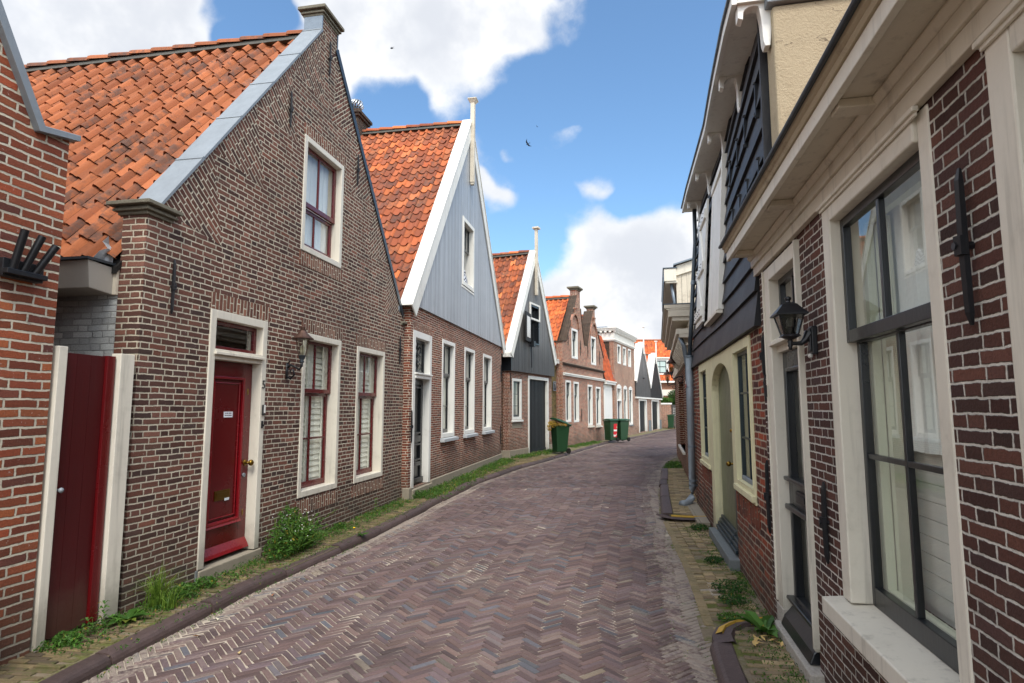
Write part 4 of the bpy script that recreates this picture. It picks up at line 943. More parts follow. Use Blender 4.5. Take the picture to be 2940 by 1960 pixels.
# chimney with a ball cowl on its ridge
mb = MB(); mb.box(3.6, 4.25, 2.95, 3.5, 8.3, 9.35); mb.box(3.55, 4.3, 2.9, 3.55, 9.351, 9.42); mb.box(3.51, 4.34, 2.86, 3.59, 9.42, 9.50); mb.box(3.55, 4.3, 2.9, 3.55, 9.50, 9.54); ch = p2.kid('chimney', mb, BR4D, h)
mb = MB(); mb.lathe([(.09, 9.54), (.09, 9.62)], (3.8, 3.1, 0), 10)
for k in range(14):
    a = 2 * math.pi * k / 14; mb.tube([(3.8 + .09 * math.cos(a), 3.1 + .09 * math.sin(a), 9.6), (3.8 + .19 * math.cos(a + .3), 3.1 + .19 * math.sin(a + .3), 9.72), (3.8 + .15 * math.cos(a + .6), 3.1 + .15 * math.sin(a + .6), 9.85), (3.8, 3.1, 9.9)], .022, 5)
p2.kid('ball_cowl', mb, metal('bright_metal', 'c8ccd0', .25, 1, .1), ch, smooth=True)
# ---- dark boarded gable house with the hatch
p3 = Place((-.09, 19.91), 23.2)
h = p3.root('gable_house', 'steep grey gable house, boards toned darker below, with a swung-open attic shutter and big dark doors', 'house')
ops = [(.24, 1.06, 1.24, 2.62), (1.66, 3.80, .04, 2.78)]
mb = MB(); mb.slab([(0, -.1), (4.2, -.1), (4.2, 3.0), (0, 3.0)], ops, 0, .22); p3.kid('wall', mb, BR2, h)
mb = MB(); mb.box(.0, .2, .225, 6, -.1, 3.45); mb.box(4.0, 4.2, .225, 6, -.1, 3.45); mb.prism([(.2, -.1), (4.0, -.1), (4.0, 3.5), (2.1, 7.1), (.2, 3.5)], 5.8, 6.0); p3.kid('side_walls', mb, BR3, h)
mb = MB(); mb.box(.21, 3.99, .3, 5.8, 3.05, 3.1); mb.box(.21, 3.99, 1.2, 1.25, 0, 3); mb.box(.8, 3.3, 1.2, 1.25, 3.1, 5.6); p3.kid('inner_floor', mb, dark, h)
mb = MB(); mb.box(-.03, 1.64, -.035, .1, -.1, .24); mb.box(3.82, 4.23, -.035, .1, -.1, .22); mb.box(-.035, .12, .1, 5, -.1, .24) ; p3.kid('plinth', mb, stone, h, bevel=.008)
xr_ = 2.13
zt3 = lambda x: (3.62 + (x + .05) * (7.32 - 3.62) / 2.18) if x < 2.13 else (3.62 + (4.3 - x) * (7.32 - 3.62) / 2.17)
hole3 = [(1.62, 2.52, 3.92, 5.34)]
boards_v(p3, h, -.04, 4.28, 2.86, zt3, .11, -.10, .04, greyb2, holes=hole3, seed=5)
mb = MB(); mb.slab([(-.03, 2.9), (4.26, 2.9), (4.26, 3.6), (2.13, 7.2), (-.03, 3.6)], [hole3[0]], -.058, .21); p3.kid('gable_backing', mb, dark, h)
mb = MB(); mb.box(-.06, -.032, -.1, .6, 2.86, 3.72); p3.kid('side_boards', mb, black, h)
for a, b in (((-.2, 3.42), (2.13, 7.45)), ((4.47, 3.42), (2.13, 7.45))):
    mb = MB(); d = Vector((b[0] - a[0], b[1] - a[1])).normalized(); n_2 = Vector((-d.y, d.x)) * (1 if a[0] < 2 else -1)
    mb.prism([a, b, (b[0] + n_2.x * .03, b[1] + n_2.y * .03), (a[0] + n_2.x * .03, a[1] + n_2.y * .03)], -.16, .1); p3.kid('verge_board', mb, offw, h)
barge(p3, h, (-.18, 3.4), (2.13, 7.42), (4.45, 3.4), .2, -.145, -.11, offw)
roof(p3, h, -.22, 4.48, 2.13, 3.40, 7.36, .1, 6.2, TILE2, seed=15, w=.225, c=.265, gl={(15, 14), (16, 14)})
mb = MB(); mb.box(2.07, 2.19, -.22, -.12, 5.75, 8.25); po = p3.kid('finial_post', mb, cream2, h, bevel=.005)
mb = MB(); mb.box(2.0, 2.26, -.29, -.05, 8.25, 8.32); p3.kid('finial_cap', mb, cream2, po, bevel=.01)
mb = MB(); mb.box(-.26, .1, -.12, .12, 3.30, 3.42); mb.box(-.22, .06, -.1, 5, 3.42, 3.46); p3.kid('gutter', mb, offw, h)
W = window(p3, h, 1.62, 2.52, 3.92, 5.34, black, black, .06, .02, split=4.82, upx=2, back=None, sw=.035, muntx=0, proud=.125)
mb = MB(); frame(mb, 1.57, 2.57, 4.80, 5.42, .07, -.15, -.10); p3.kid('head_casing', mb, offw, W, bevel=.005)
mb = MB(); mb.box(1.7, 2.45, .15, .16, 4.9, 5.3); p3.kid('curtain', mb, curtain, W)
s_ = mb = MB(); mb.box(0, .80, 0, .035, 0, 1.02); mb.box(.14, .66, -.004, .039, .14, .88)
sh = p3.kid('shutter', mb, greyb3, h); sh.location = p3_l = Vector((1.60, -.12, 3.95)); sh.rotation_euler = (0, 0, R(180 + 9))
mb = MB(); mb.box(.14, .66, .0392, .044, .14, .88); q = p3.kid('shutter_panel', mb, white, sh)
mb = MB(); mb.box(1.55, 1.75, -.28, -.14, 3.80, 4.0); mb.tube([(1.65, -.15, 3.8), (1.65, -.16, 3.05)], .016, 6); p3.kid('hoist_bracket', mb, iron, h)
W = window(p3, h, .24, 1.06, 1.24, 2.62, white, black, .09, .05, split=None, muntx=1, mz=(1.7, 2.1), back='half', sill=(.05, .06, .08, white))
mb = MB(); frame(mb, 1.66, 3.80, .0, 2.78, .12, -.02, .2, .12, 0); G_ = p3.kid('door_frame', mb, offw, h, bevel=.006)
mb = MB(); r3 = random.Random(4); x = 1.79
while x < 3.66: mb.rt(r3); mb.box(x, x + .105, .08 + r3.uniform(0, .008), .12, .12, 2.655); x += .11
mb.box(1.79, 3.67, .06, .12, .04, .14); p3.kid('doors', mb, greyb3, G_)
mb = MB(); mb.box(.24 - .0, 1.06, -.004, .02, .95, 1.14); p3.kid('render_patch', mb, stone, h)
anchor(p3, h, .06, 2.2, 2.8)
# link in yellow brick with house number 7
mb = MB(); mb.box(4.21, 5.63, .3, 5, -.1, 3.45); lk = p3.kid('side_passage_wall', mb, BRY, h)
mb = MB(); mb.box(4.15, 5.6, .14, .31, 3.46, 3.60); mb.box(4.2, 5.5, .1, 1.4, 3.60, 3.63); p3.kid('gutter', mb, white, h, bevel=.01)
mb = MB(); mb.tube([(4.9, .25, 3.44), (4.95, .25, 3.2), (4.95, .27, 2.95)], .035, 8); p3.kid('pipe', mb, white, h)
nb = p3.root('number_plate', 'small black enamel plate with a white number 7 on the yellow brick', 'number plate', u=5.30, y=.26, z=2.52)
mb = MB(); mb.box(-.19, .19, -.015, .0, -.19, .19); p3.kid('plate', mb, zinc, nb)
mb = MB(); mb.box(-.155, .155, -.019, -.0155, -.155, .155); pb = p3.kid('face', mb, tiny, nb)
text('7', 'digit', .30, white, nb, (0, -.021, 0), depth=.002)

# ---- twin-gabled weathered brick house
p4 = Place((1.81, 24.39), 23.2)
h = p4.root('twin_gable_house', 'weathered brick house with two small stepped-in gables, arched niches and tall stacks', 'house')
o4 = [(.78, -.1), (7.45, -.1), (7.45, 4.2), (7.32, 4.37), (5.98, 5.8), (5.96, 6.52), (5.55, 6.52), (5.52, 6.35), (5.05, 5.66), (4.55, 4.55), (4.0, 4.52), (3.5, 5.85), (3.42, 6.2), (3.42, 6.98), (2.86, 6.98), (2.84, 6.68), (2.35, 5.9), (1.3, 4.48), (.78, 4.42)]
up4 = [(2.05, 2.95, 3.80, 5.14), (5.16, 6.05, 3.72, 5.12)]
lo4 = [(1.13, 1.88, 1.02, 2.80), (2.27, 3.04, .99, 2.78), (4.5, 5.3, .79, 2.72), (5.92, 6.82, .75, 2.67)]
mb = MB(); mb.slab(o4, up4 + lo4, 0, .3); p4.kid('wall', mb, BR4, h)
mb = MB(); mb.box(.78, 1.0, .305, 7, -.1, 4.0); mb.box(7.25, 7.45, .305, 7, -.1, 4.0); mb.box(1.0, 7.25, 6.8, 7, -.1, 4.0); p4.kid('side_walls', mb, BR4D, h)
mb = MB(); mb.box(1.05, 7.2, 1.2, 1.25, 0, 5.2); mb.box(1.05, 7.2, .35, 6.7, 3.2, 3.25); p4.kid('inner_floor', mb, dark, h)
# coping of blackened brick on edge
for pts in ([(.74, 4.40), (1.28, 4.46), (2.33, 5.9), (2.83, 6.7)], [(3.44, 6.2), (3.52, 5.86), (4.02, 4.54)], [(4.53, 4.55), (5.04, 5.68), (5.52, 6.38)], [(5.98, 5.83), (7.34, 4.40), (7.5, 4.2)]):
    mb = MB()
    for a, b in zip(pts, pts[1:]):
        d = Vector((b[0] - a[0], b[1] - a[1])).normalized(); n_2 = Vector((-d.y, d.x)); n_2 = n_2 if n_2.y > 0 else -n_2
        mb.prism([a, b, (b[0] + n_2.x * .05, b[1] + n_2.y * .05), (a[0] + n_2.x * .05, a[1] + n_2.y * .05)], -.03, .42)
    p4.kid('coping', mb, BR4D, h)
for a, b, z in ((2.86, 3.42, 6.98), (5.55, 5.96, 6.52)):
    mb = MB()
    for e, z0, z1 in ((.03, 0, .05), (.07, .05, .09), (.12, .09, .16)): mb.box(a - e, b + e, -e, .3 + e, z + z0, z + z1)
    p4.kid('stack_cap', mb, stonecap, h)
for (a, b, c, d) in up4:   # arched moulding
    m2 = (a + b) / 2; mb = MB(); n = 10; R1, R2 = .50, .60; zc = d + .05
    for i in range(n):
        t0, t1 = math.pi * i / n, math.pi * (i + 1) / n
        mb.prism([(m2 + R1 * math.cos(t0), zc + R1 * math.sin(t0) * 1.15), (m2 + R2 * math.cos(t0), zc + R2 * math.sin(t0) * 1.15), (m2 + R2 * math.cos(t1), zc + R2 * math.sin(t1) * 1.15), (m2 + R1 * math.cos(t1), zc + R1 * math.sin(t1) * 1.15)], -.07, .02)
    mb.box(m2 - .1, m2 + .1, -.10, .02, zc + .56, zc + .85); mb.box(m2 - .14, m2 + .14, -.12, .02, zc + .85, zc + .90)
    p4.kid('arch_moulding', mb, BR4, h)
mb = MB(); mb.box(.76, 7.47, -.06, -.003, 3.42, 3.47); mb.box(.75, 7.48, -.09, -.003, 3.47, 3.53); p4.kid('string_course', mb, BR4D, h)
mb = MB(); mb.box(.80, 7.46, -.07, -.003, 2.98, 3.04); mb.box(.80, 7.46, -.10, -.003, 3.04, 3.10); p4.kid('cornice_band', mb, offw, h, bevel=.01)
for (a, b, c, d) in up4: window(p4, h, a, b, c, d, white, dgreen, .10, .07, split=(c + d) / 2 + .2, muntx=1, mz=(c + .4,), back='curtain', sw=.04)
for i, (a, b, c, d) in enumerate(lo4): window(p4, h, a, b, c, d, white, dgreen, .09, .07, split=2.15 if i < 2 else 2.05, muntx=1 if i < 2 else 0, mz=(1.5,) if i < 2 else (), back='curtain', sw=.045, sill=None if i < 2 else (.08, .08, .09, cream))
roof(p4, h, .62, 4.1, 2.75, 4.05, 6.62, .3, 7, TILE3, seed=21, w=.23, c=.27, ze2=4.3, gl={(20, 3)})
roof(p4, h, 4.15, 7.6, 5.75, 4.3, 6.15, .3, 7, TILE3, seed=23, w=.23, c=.27)
mb = MB(); mb.box(.45, .77, .35, 5, 3.62, 3.72); p4.kid('gutter', mb, white, h)
mb = MB(); mb.box(5.2, 5.8, 5.6, 6.2, 5.6, 7.0); mb.box(5.12, 5.88, 5.52, 6.28, 7.0, 7.1); p4.kid('chimney', mb, BR4, h)
for q in ((1.5, 4.3, 4.9), (3.35, 4.0, 4.7), (4.55, 4.0, 4.6), (6.7, 3.8, 4.5), (3.4, 1.0, 1.6)): anchor(p4, h, *q)
# ---- narrow link: white door under a steep tile roof
h = p4.root('passage_house', 'narrow white-doored link under a steep bright orange roof between brick houses', 'house', u=7.5)
pk = Place(tuple(p4.at(7.5, 0).to_2d()), 23.2)
mb = MB(); mb.box(-.04, 2.0, .06, 5, -.1, 2.85); pk.kid('wall', mb, white, h)
mb = MB(); mb.box(.2, 1.9, .02, .055, .0, 2.7); mb.box(.2, 1.9, .0, .02, .0, .10); d_ = pk.kid('door', mb, white, h, bevel=.005)
mb = MB(); mb.box(.15, 1.95, -.02, .019, -.02, .75); pk.kid('kick_panel', mb, black, d_)
mb = MB(); mb.box(.0, 2.1, -.15, .1, 2.86, 2.98); mb.box(-.02, 2.12, -.2, .1, 2.98, 3.04); pk.kid('gutter', mb, white, h)
mb = MB(); mb.prism([(-.05, 2.95), (.62, 5.45), (2.6, 5.3), (2.6, 5.2), (.66, 5.3), (.0, 2.85)], .0, 2.0, 'x'); rf = pk.kid('roof', mb, dark, h)
tiles((0, -.1, 3.02), (1, 0, 0), 8, (0, .67, 2.5), 9, (0, -2.5, .67), rf, pk, TILE4, .256, .29, .03, seed=31)
mb = MB(); mb.prism([(-.15, 3.0), (.55, 5.5), (.75, 5.5), (.05, 3.0)], 1.96, 2.05, 'x'); pk.kid('lead_flashing', mb, zinc, h)
mb = MB(); mb.tube([(.1, -.06, .0), (.1, -.06, 1.05)], .018, 6); mb.tube([(.6, -.5, .0), (.6, -.5, 1.0)], .015, 6); mb.tube([(.1, -.06, .95), (.6, -.5, .95)], .012, 6)
rl = pk.root('hand_rail', 'thin black iron rail beside the white passage door behind the bins', 'rail', u=0, y=0); o_ = pk.kid('rail', mb, iron, rl)

# ---- tall plain brick house with white cornice
p5 = Place((5.41, 32.55), 23.2)
h = p5.root('cornice_house', 'tall brown brick house with a white dentilled cornice and three windows over a narrow door', 'house')
u5 = [(1.38, 2.22, 4.12, 5.21), (2.73, 3.58, 4.11, 5.20), (4.13, 4.95, 4.10, 5.20)]; l5 = [(1.05, 2.18, .08, 2.82), (2.73, 3.68, .62, 2.80), (4.15, 5.14, .60, 2.80)]
mb = MB(); mb.slab([(.55, -.1), (5.95, -.1), (5.95, 5.45), (.55, 5.45)], u5 + l5, 0, .25); p5.kid('wall', mb, BR5, h)
mb = MB(); mb.box(.55, .78, .255, 7, -.1, 5.45); mb.box(5.7, 5.95, .255, 7, -.1, 5.45); mb.box(.78, 5.7, 6.8, 7, -.1, 5.45); p5.kid('side_walls', mb, BR4D, h)
mb = MB(); mb.box(.8, 5.68, 1, 1.05, 0, 5.4); mb.box(.8, 5.68, .3, 6.7, 3.3, 3.35); p5.kid('inner_floor', mb, dark, h)
mb = MB()
for e, z0, z1 in ((.05, 5.30, 5.36), (.09, 5.36, 5.42), (.03, 5.42, 5.78), (.14, 5.86, 5.92), (.18, 5.92, 6.0), (.22, 6.0, 6.05)): mb.box(.55 - e, 5.95 + e * .5, -e, 1.6 + e * .2, z0, z1)
x = .4
for i in range(17): mb.box(.46 + i * .34, .46 + i * .34 + .13, -.13, .0, 5.78, 5.86)
for i in range(6): mb.box(.37, .55, .1 + i * .26, .22 + i * .26, 5.78, 5.86)
for i in range(16): mb.box(.5 + i * .34, .5 + i * .34 + .05, -.05, .0, 5.5, 5.77)
p5.kid('cornice', mb, offw, h, bevel=.006)
for (a, b, c, d) in u5: window(p5, h, a, b, c, d, white, dgreen, .10, .06, split=(c + d) / 2 + .1, muntx=0, back='curtain', sw=.04)
for (a, b, c, d) in l5[1:]:
    window(p5, h, a, b, c, d, white, dgreen, .10, .06, split=2.05, muntx=1, mz=(1.3,), back='curtain', sw=.045, sill=(.06, .06, .08, bluestone))
for (a, b, c, d) in l5:
    mb = MB(); n = 8; pts = [(a, d)] + [(a + (b - a) * i / n, d + .12 * math.sin(math.pi * i / n)) for i in range(1, n)] + [(b, d)]; mb.prism(pts, -.02, .02); p5.kid('arched_head', mb, white, h)
a, b, c, d = l5[0]; mb = MB(); frame(mb, a, b, c, d, .11, -.012, .2, .11, 0); mb.box(a + .11, b - .11, -.03, .2, 2.0, 2.08); D_ = p5.kid('door_frame', mb, white, h)
mb = MB(); mb.box(a + .11, b - .11, .12, .16, c, 2.0); pnl = p5.kid('door', mb, paint('dark_blue_paint', '1a2036', .35, .05), D_)
mb = MB(); mb.face([(a + .11, .12, 2.08), (b - .11, .12, 2.08), (b - .11, .12, d - .11), (a + .11, .12, d - .11)]); p5.kid('fanlight', mb, pane, D_)
mb = MB(); mb.prism([(.45, 6.052), (5.9, 6.052), (4.9, 6.25), (1.4, 6.25)], .6, 6.5); rf = p5.kid('roof', mb, zincd, h)
tiles((1.2, .9, 6.1), (1, 0, 0), 16, (0, .9, .3), 4, (0, -.3, .9), rf, p5, TILE3, .25, .33)
mb = MB(); mb.box(-.3, .5, 3.2, 3.9, 5.2, 7.35); mb.box(-.38, .58, 3.12, 3.98, 7.35, 7.45); p5.kid('chimney', mb, BR4, h)

# ---- pair of tarred barn gables
h = p5.root('barn_gables', 'pair of joined dark tarred gables with white bargeboards over two dark doors', 'barn')
mb = MB(); mb.slab([(5.98, -.1), (15.6, -.1), (15.6, 2.4), (5.98, 2.4)], [(7.05, 9.75, .04, 2.18), (11.55, 14.7, .02, 2.16)], 0, .22); p5.kid('wall', mb, BR5, h)
mb = MB(); mb.box(6, 6.2, .225, 7, -.1, 3.3); mb.box(15.4, 15.6, .225, 7, -.1, 2.9); mb.box(6.2, 15.4, 6.8, 7, -.1, 3.2); p5.kid('side_walls', mb, BR4D, h)
for k, (xa, xb, xc, za, zb, zc, pt, pbm) in enumerate(((5.96, 8.25, 10.9, 3.42, 5.9, 3.2, 7.0, 5.2), (10.9, 13.0, 15.9, 3.2, 5.55, 2.6, 6.5, 4.85))):
    xr_ = xb; zf = lambda x: za + (x - xa) * (zb - za) / (xb - xa) if x < xb else zc + (xc - x) * (zb - zc) / (xc - xb)
    boards_v(p5, h, xa, min(xc, 15.7), 2.32, zf, .2, -.08, .05, greyb3 if k else greyb2, seed=7 + k)
    mb = MB(); mb.prism([(xa + .02, 2.35), (min(xc, 15.6), 2.35), (min(xc, 15.6), zf(min(xc, 15.6)) - .05), (xb, zb - .05), (xa + .02, za - .05)], -.028, .2); p5.kid('gable_backing', mb, dark, h)
    for a, b in (((xa - .08, za - .12), (xb, zb + .1)), ((xc + .06, zc - .12), (xb, zb + .1))):
        mb = MB(); d = Vector((b[0] - a[0], b[1] - a[1])).normalized(); n_2 = Vector((d.y, -d.x)) * (1 if a[0] < xb else -1)
        mb.prism([a, b, (b[0] + n_2.x * .16, b[1] + n_2.y * .16), (a[0] + n_2.x * .16, a[1] + n_2.y * .16)], -.14, -.09); mb.prism([a, b, (b[0] - n_2.x * .03, b[1] - n_2.y * .03), (a[0] - n_2.x * .03, a[1] - n_2.y * .03)], -.14, .35)
        p5.kid('bargeboard', mb, white, h)
    mb = MB(); mb.box(xb - .06, xb + .06, -.22, -.15, pbm, pt); p5.kid('finial_post', mb, white, h)
    mb = MB(); mb.box(xb - .12, xb + .12, -.28, -.09, pt, pt + .06); p5.kid('finial_cap', mb, white, h)
    roof(p5, h, xa - .1, xc + .1, xb, za - .1, zb, .2, 7, TILE3, seed=33 + k, w=.23, c=.28, ze2=zc - .1)
mb = MB(); mb.box(5.96, 15.7, -.12, .0, 2.22, 2.32); p5.kid('base_board', mb, white, h)
for a, b in ((7.05, 9.75), (11.55, 14.7)):
    mb = MB(); frame(mb, a, b, .02, 2.18, .2, -.02, .2, .1, 0); D_ = p5.kid('door_frame', mb, white, h)
    mb = MB(); x = a + .2; rr = random.Random(3)
    while x < b - .2: mb.rt(rr); mb.box(x, min(x + .14, b - .2), .12, .16, .04, 2.08); x += .15
    p5.kid('door', mb, greyb3, D_)
mb = MB(); mb.box(10.3, 11.3, -.02, .0, -.1, .75); mb.box(14.75, 15.6, -.02, .0, -.1, .7); p5.kid('plinth', mb, bluestone, h)
mb = MB(); mb.ball((8.4, -.1, 3.6), .08, 8); p5.kid('star_ornament', mb, iron, h)

# ---- garden wall, fence and the far house at the bend
pw = Place((11.85, 48.4), 92)
h = pw.root('garden_wall', 'low brown brick garden wall with a white coping closing the far end of the street', 'wall')
mb = MB(); mb.box(.05, .9, 0, .22, -.1, 1.88); pw.kid('wall', mb, BR5, h); mb = MB(); mb.box(.02, .95, -.04, .26, 1.885, 2.0); pw.kid('coping', mb, white, h)
mb = MB(); mb.box(-.22, .02, -.06, .1, .05, 1.95); pw.kid('gate_post', mb, white, h)
f = pw.root('slat_fence', 'dark grey horizontal slat fence right of the far garden wall', 'fence', u=.95)
mb = MB()
for i in range(13): mb.box(0, 4, .02, .05, .05 + i * .14, .05 + i * .14 + .115)
pw.kid('slats', mb, greyb2, f)
for x in (.0, 1.8, 3.6): mb = MB(); mb.box(x - .04, x + .04, .055, .13, 0, 1.85); pw.kid('post', mb, greyb3, f)
pf = Place((7.5, 57.0), 93)
h = pf.root('distant_house', 'distant house with broad orange tiled roof and white dormer above the bend', 'house')
mb = MB(); mb.slab([(0, -.1), (14, -.1), (14, 4.0), (0, 4.0)], [(4.6, 6.6, .9, 2.9), (7.6, 9.4, .9, 2.9)], 0, .25); mb.box(0, .25, .26, 8, -.1, 4); mb.box(13.75, 14, .26, 8, -.1, 4); mb.box(.25, 13.75, 7.75, 8, -.1, 4); pf.kid('wall', mb, BR8, h)
mb = MB(); mb.box(-.2, 14.2, -.35, .0, 3.95, 4.12); pf.kid('gutter', mb, white, h)
mb = MB(); mb.box(.3, 13.6, -.08, -.003, 2.75, 3.3); pf.kid('fascia_band', mb, cream, h)
mb = MB(); mb.prism([(-.35, 4.1), (4, 8.35), (8.35, 4.1)], 0, 14, 'x'); rf = pf.kid('roof', mb, dark, h)
tiles((0, -.35, 4.14), (1, 0, 0), 52, (0, 4.35, 4.25), 18, (0, -4.25, 4.35), rf, pf, TILE3, .27, .338, .035, seed=41)
mb = MB(); mb.tube([(0, 4, 8.4), (14, 4, 8.4)], .12, 8); pf.kid('ridge_tiles', mb, TILE1, rf)
for a, b in ((4.6, 6.6), (7.6, 9.4)): window(pf, h, a, b, .9, 2.9, white, black, .1, .05, back='curtain')
dm = MB(); dm.box(5.75, 7.35, .15, 2.6, 4.72, 6.25); dm.box(5.6, 7.5, .0, 2.7, 6.255, 6.36); D_ = pf.kid('dormer', dm, white, h)
mb = MB(); frame(mb, 5.9, 7.1, 4.9, 6.05, .06, .09, .14); mb.box(6.48, 6.52, .1, .13, 4.96, 5.99); mb.box(5.96, 7.04, .1, .13, 5.46, 5.5); pf.kid('dormer_sash', mb, black, D_)
mb = MB(); mb.box(5.95, 7.05, .135, .147, 4.95, 6.0); pf.kid('dormer_pane', mb, plain('bright_pane', 'a9bab5', .2, .1), D_)

# ---- wheelie bins
def make_bin(loc, rz, label, open_=0, body=None):
    t = empty('wheelie_bin', (*loc, 0), rz, label, 'bin', 'wheelie bins along the houses')
    mb = MB(); B = [(-.22, -.24), (.22, -.24), (.22, .24), (-.22, .24)]; T = [(-.28, -.30), (.28, -.30), (.28, .34), (-.28, .34)]
    lv = [(.07, 0), (.5, .45), (.86, .86), (.95, .92), (.97, 1.06), (1.0, 1.08)]; rings = []
    for z, k in lv: rings.append([mb.vert((B[i][0] + (T[i][0] - B[i][0]) * k, B[i][1] + (T[i][1] - B[i][1]) * k, z)) for i in range(4)])
    mb.f.append(rings[0][::-1])
    for i in range(len(rings) - 1):
        for k in range(4): mb.f.append([rings[i][k], rings[i][(k + 1) % 4], rings[i + 1][(k + 1) % 4], rings[i + 1][k]])
    mb.f.append(rings[-1][:])
    o = mb.build('body', binm, t, bevel=.02)
    mb = MB(); pr = [(-.33, 0), (.33, 0), (.34, .02), (.28, .05), (.15, .07), (-.15, .07), (-.28, .05), (-.34, .02)]
    mb.prism(pr, -.70, .02); mb.prism([(-.2, .065), (.2, .065), (.18, .085), (-.18, .085)], -.6, -.1)
    for x in (-.25, 0, .25): mb.box(x - .04, x + .04, -.02, .06, -.0, .05)
    ld = mb.build('lid', binl, t, bevel=.008); ld.location = (0, .36, 1.01); ld.rotation_euler = (-R(open_), R(3 if open_ else 0), 0)
    for x in (-.28, .28):
        mb = MB(); mb.tube([(x - .03, .27, .10), (x + .03, .27, .10)], .10, 18); mb.tube([(x - .035, .27, .10), (x + .035, .27, .10)], .04, 12); mb.build('wheel', rubber, t)
    mb = MB(); mb.tube([(-.26, .36, .97), (-.24, .42, .98), (.24, .42, .98), (.26, .36, .97)], .016, 8); mb.tube([(-.27, .27, .10), (.27, .27, .10)], .012, 6); mb.build('handle', binm, t, smooth=True)
    t.scale = (.86, .84, 1.0)
    return t
b1 = make_bin((1.72, 21.9), R(-66), 'green bin overflowing with cut plants, its lid propped open', 17)
b2 = make_bin((4.80, 29.5), R(-55), 'green bin with a red and white sticker, left of a touching pair')
b3 = make_bin((5.38, 29.75), R(-62), 'green bin without sticker, right of the touching pair')
b4 = make_bin((12.38, 47.2), R(-20), 'small far green bin in front of the garden wall at the bend')
stm, n_, b_ = newmat('red_sticker'); n_.put(b_.inputs['Base Color'], lin('c01824')); b_.inputs['Roughness'].default_value = .35
mb = MB()
def onside(u, z, e=.004):   # on the bin's street-facing side, y from -.24..: outward face at y = front
    k = (z - .07) / .93; return ((.22 + .06 * k) + e, u, z)
mb.face([onside(-.02, .22), onside(.24, .22), onside(.24, .86), onside(-.02, .86)]); st = mb.build('sticker', stm, b2)
mb = MB(); mb.face([onside(-.02, .50, .007), onside(.24, .50, .007), onside(.24, .58, .007), onside(-.02, .58, .007)])
pts = [onside(.20, .40, .007), onside(.17, .34, .007), onside(.11, .31, .007), onside(.04, .33, .007), onside(-.02, .36, .007), onside(-.02, .26, .007), onside(.06, .24, .007), onside(.15, .26, .007), onside(.21, .33, .007)]
mb.f.append([mb.vert(p) for p in pts]); mb.build('sticker_pattern', white, st)
mb = MB(); mb.f.append([mb.vert(onside(.24 - .035 * (1 + math.cos(a_)) * .5, .68 + .04 * math.sin(a_), .007)) for a_ in [math.pi * k / 6 * 1.0 - math.pi / 2 for k in range(0, 13)]]); mb.build('sticker_dot', yellow, st)

def leaves(mb, c, rad, n, size, r, up=.4, flat=False):
    for _ in range(n):
        while True:
            p = Vector((r.uniform(-1, 1), r.uniform(-1, 1), r.uniform(-1, 1)))
            if p.length <= 1 and (p.length > .45 or r.random() < .35): break
        q = Vector((c[0] + p.x * rad[0], c[1] + p.y * rad[1], c[2] + p.z * rad[2]))
        d = Vector((r.gauss(0, 1), r.gauss(0, 1), r.gauss(up, .8))).normalized(); s = d.cross(Vector((r.gauss(0, 1), r.gauss(0, 1), r.gauss(0, 1)))).normalized()
        L = size * r.uniform(.6, 1.3); w_ = L * r.uniform(.3, .5); mb.rt(r)
        nrm = d.cross(s) * L * .12
        a, b, e, f2 = q - d * L / 2, q + s * w_ / 2 + nrm, q + d * L / 2, q - s * w_ / 2 + nrm
        mb.face([a, b, e, f2])
def blades(mb, c, n, h_, spread, r, w_=.006, arch=.6):
    for _ in range(n):
        a = r.uniform(0, 6.28); L = h_ * r.uniform(.5, 1.1); o = Vector((c[0] + r.gauss(0, spread * .25), c[1] + r.gauss(0, spread * .25), c[2])); d = Vector((math.cos(a), math.sin(a), 0)); s = Vector((-math.sin(a), math.cos(a), 0)) * w_
        k = r.uniform(.15, 1) * arch; mb.rt(r); pts = []
        for i in range(5): t = i / 4; pts.append(o + d * (L * k * t * t * .9) + Vector((0, 0, L * (t - .45 * k * t * t * (1 + t * .6)))))
        for i in range(4):
            w0, w1 = 1 - i / 4, 1 - (i + 1) / 4; mb.face([pts[i] - s * w0, pts[i] + s * w0, pts[i + 1] + s * w1 * .99 + Vector((0, 0, 1e-4)), pts[i + 1] - s * w1])
def rosette(mb, c, n, L, r, el=.45):
    for k in range(n):
        a = 6.283 * k / n + r.gauss(0, .25); l = L * r.uniform(.6, 1.1); d = Vector((math.cos(a), math.sin(a), 0)); s = Vector((-d.y, d.x, 0)); e = el * r.uniform(.4, 1.5); mb.rt(r); prev = None
        for i in range(6):
            t = i / 5; w_ = l * .16 * math.sin(math.pi * min(1, .12 + t * .86)) * (1 + .35 * (i % 2)); p = Vector(c) + d * l * t + Vector((0, 0, l * (e * t - .55 * e * t * t) + .005))
            cur = (p - s * w_ + Vector((0, 0, w_ * .35)), p, p + s * w_ + Vector((0, 0, w_ * .35)))
            if prev: mb.face([prev[0], prev[1], cur[1], cur[0]]); mb.face([prev[1], prev[2], cur[2], cur[1]])
            prev = cur
yf = plain('dandelion_yellow', 'e8b80c', .7, .1, 40, .002)
rp = random.Random(99)
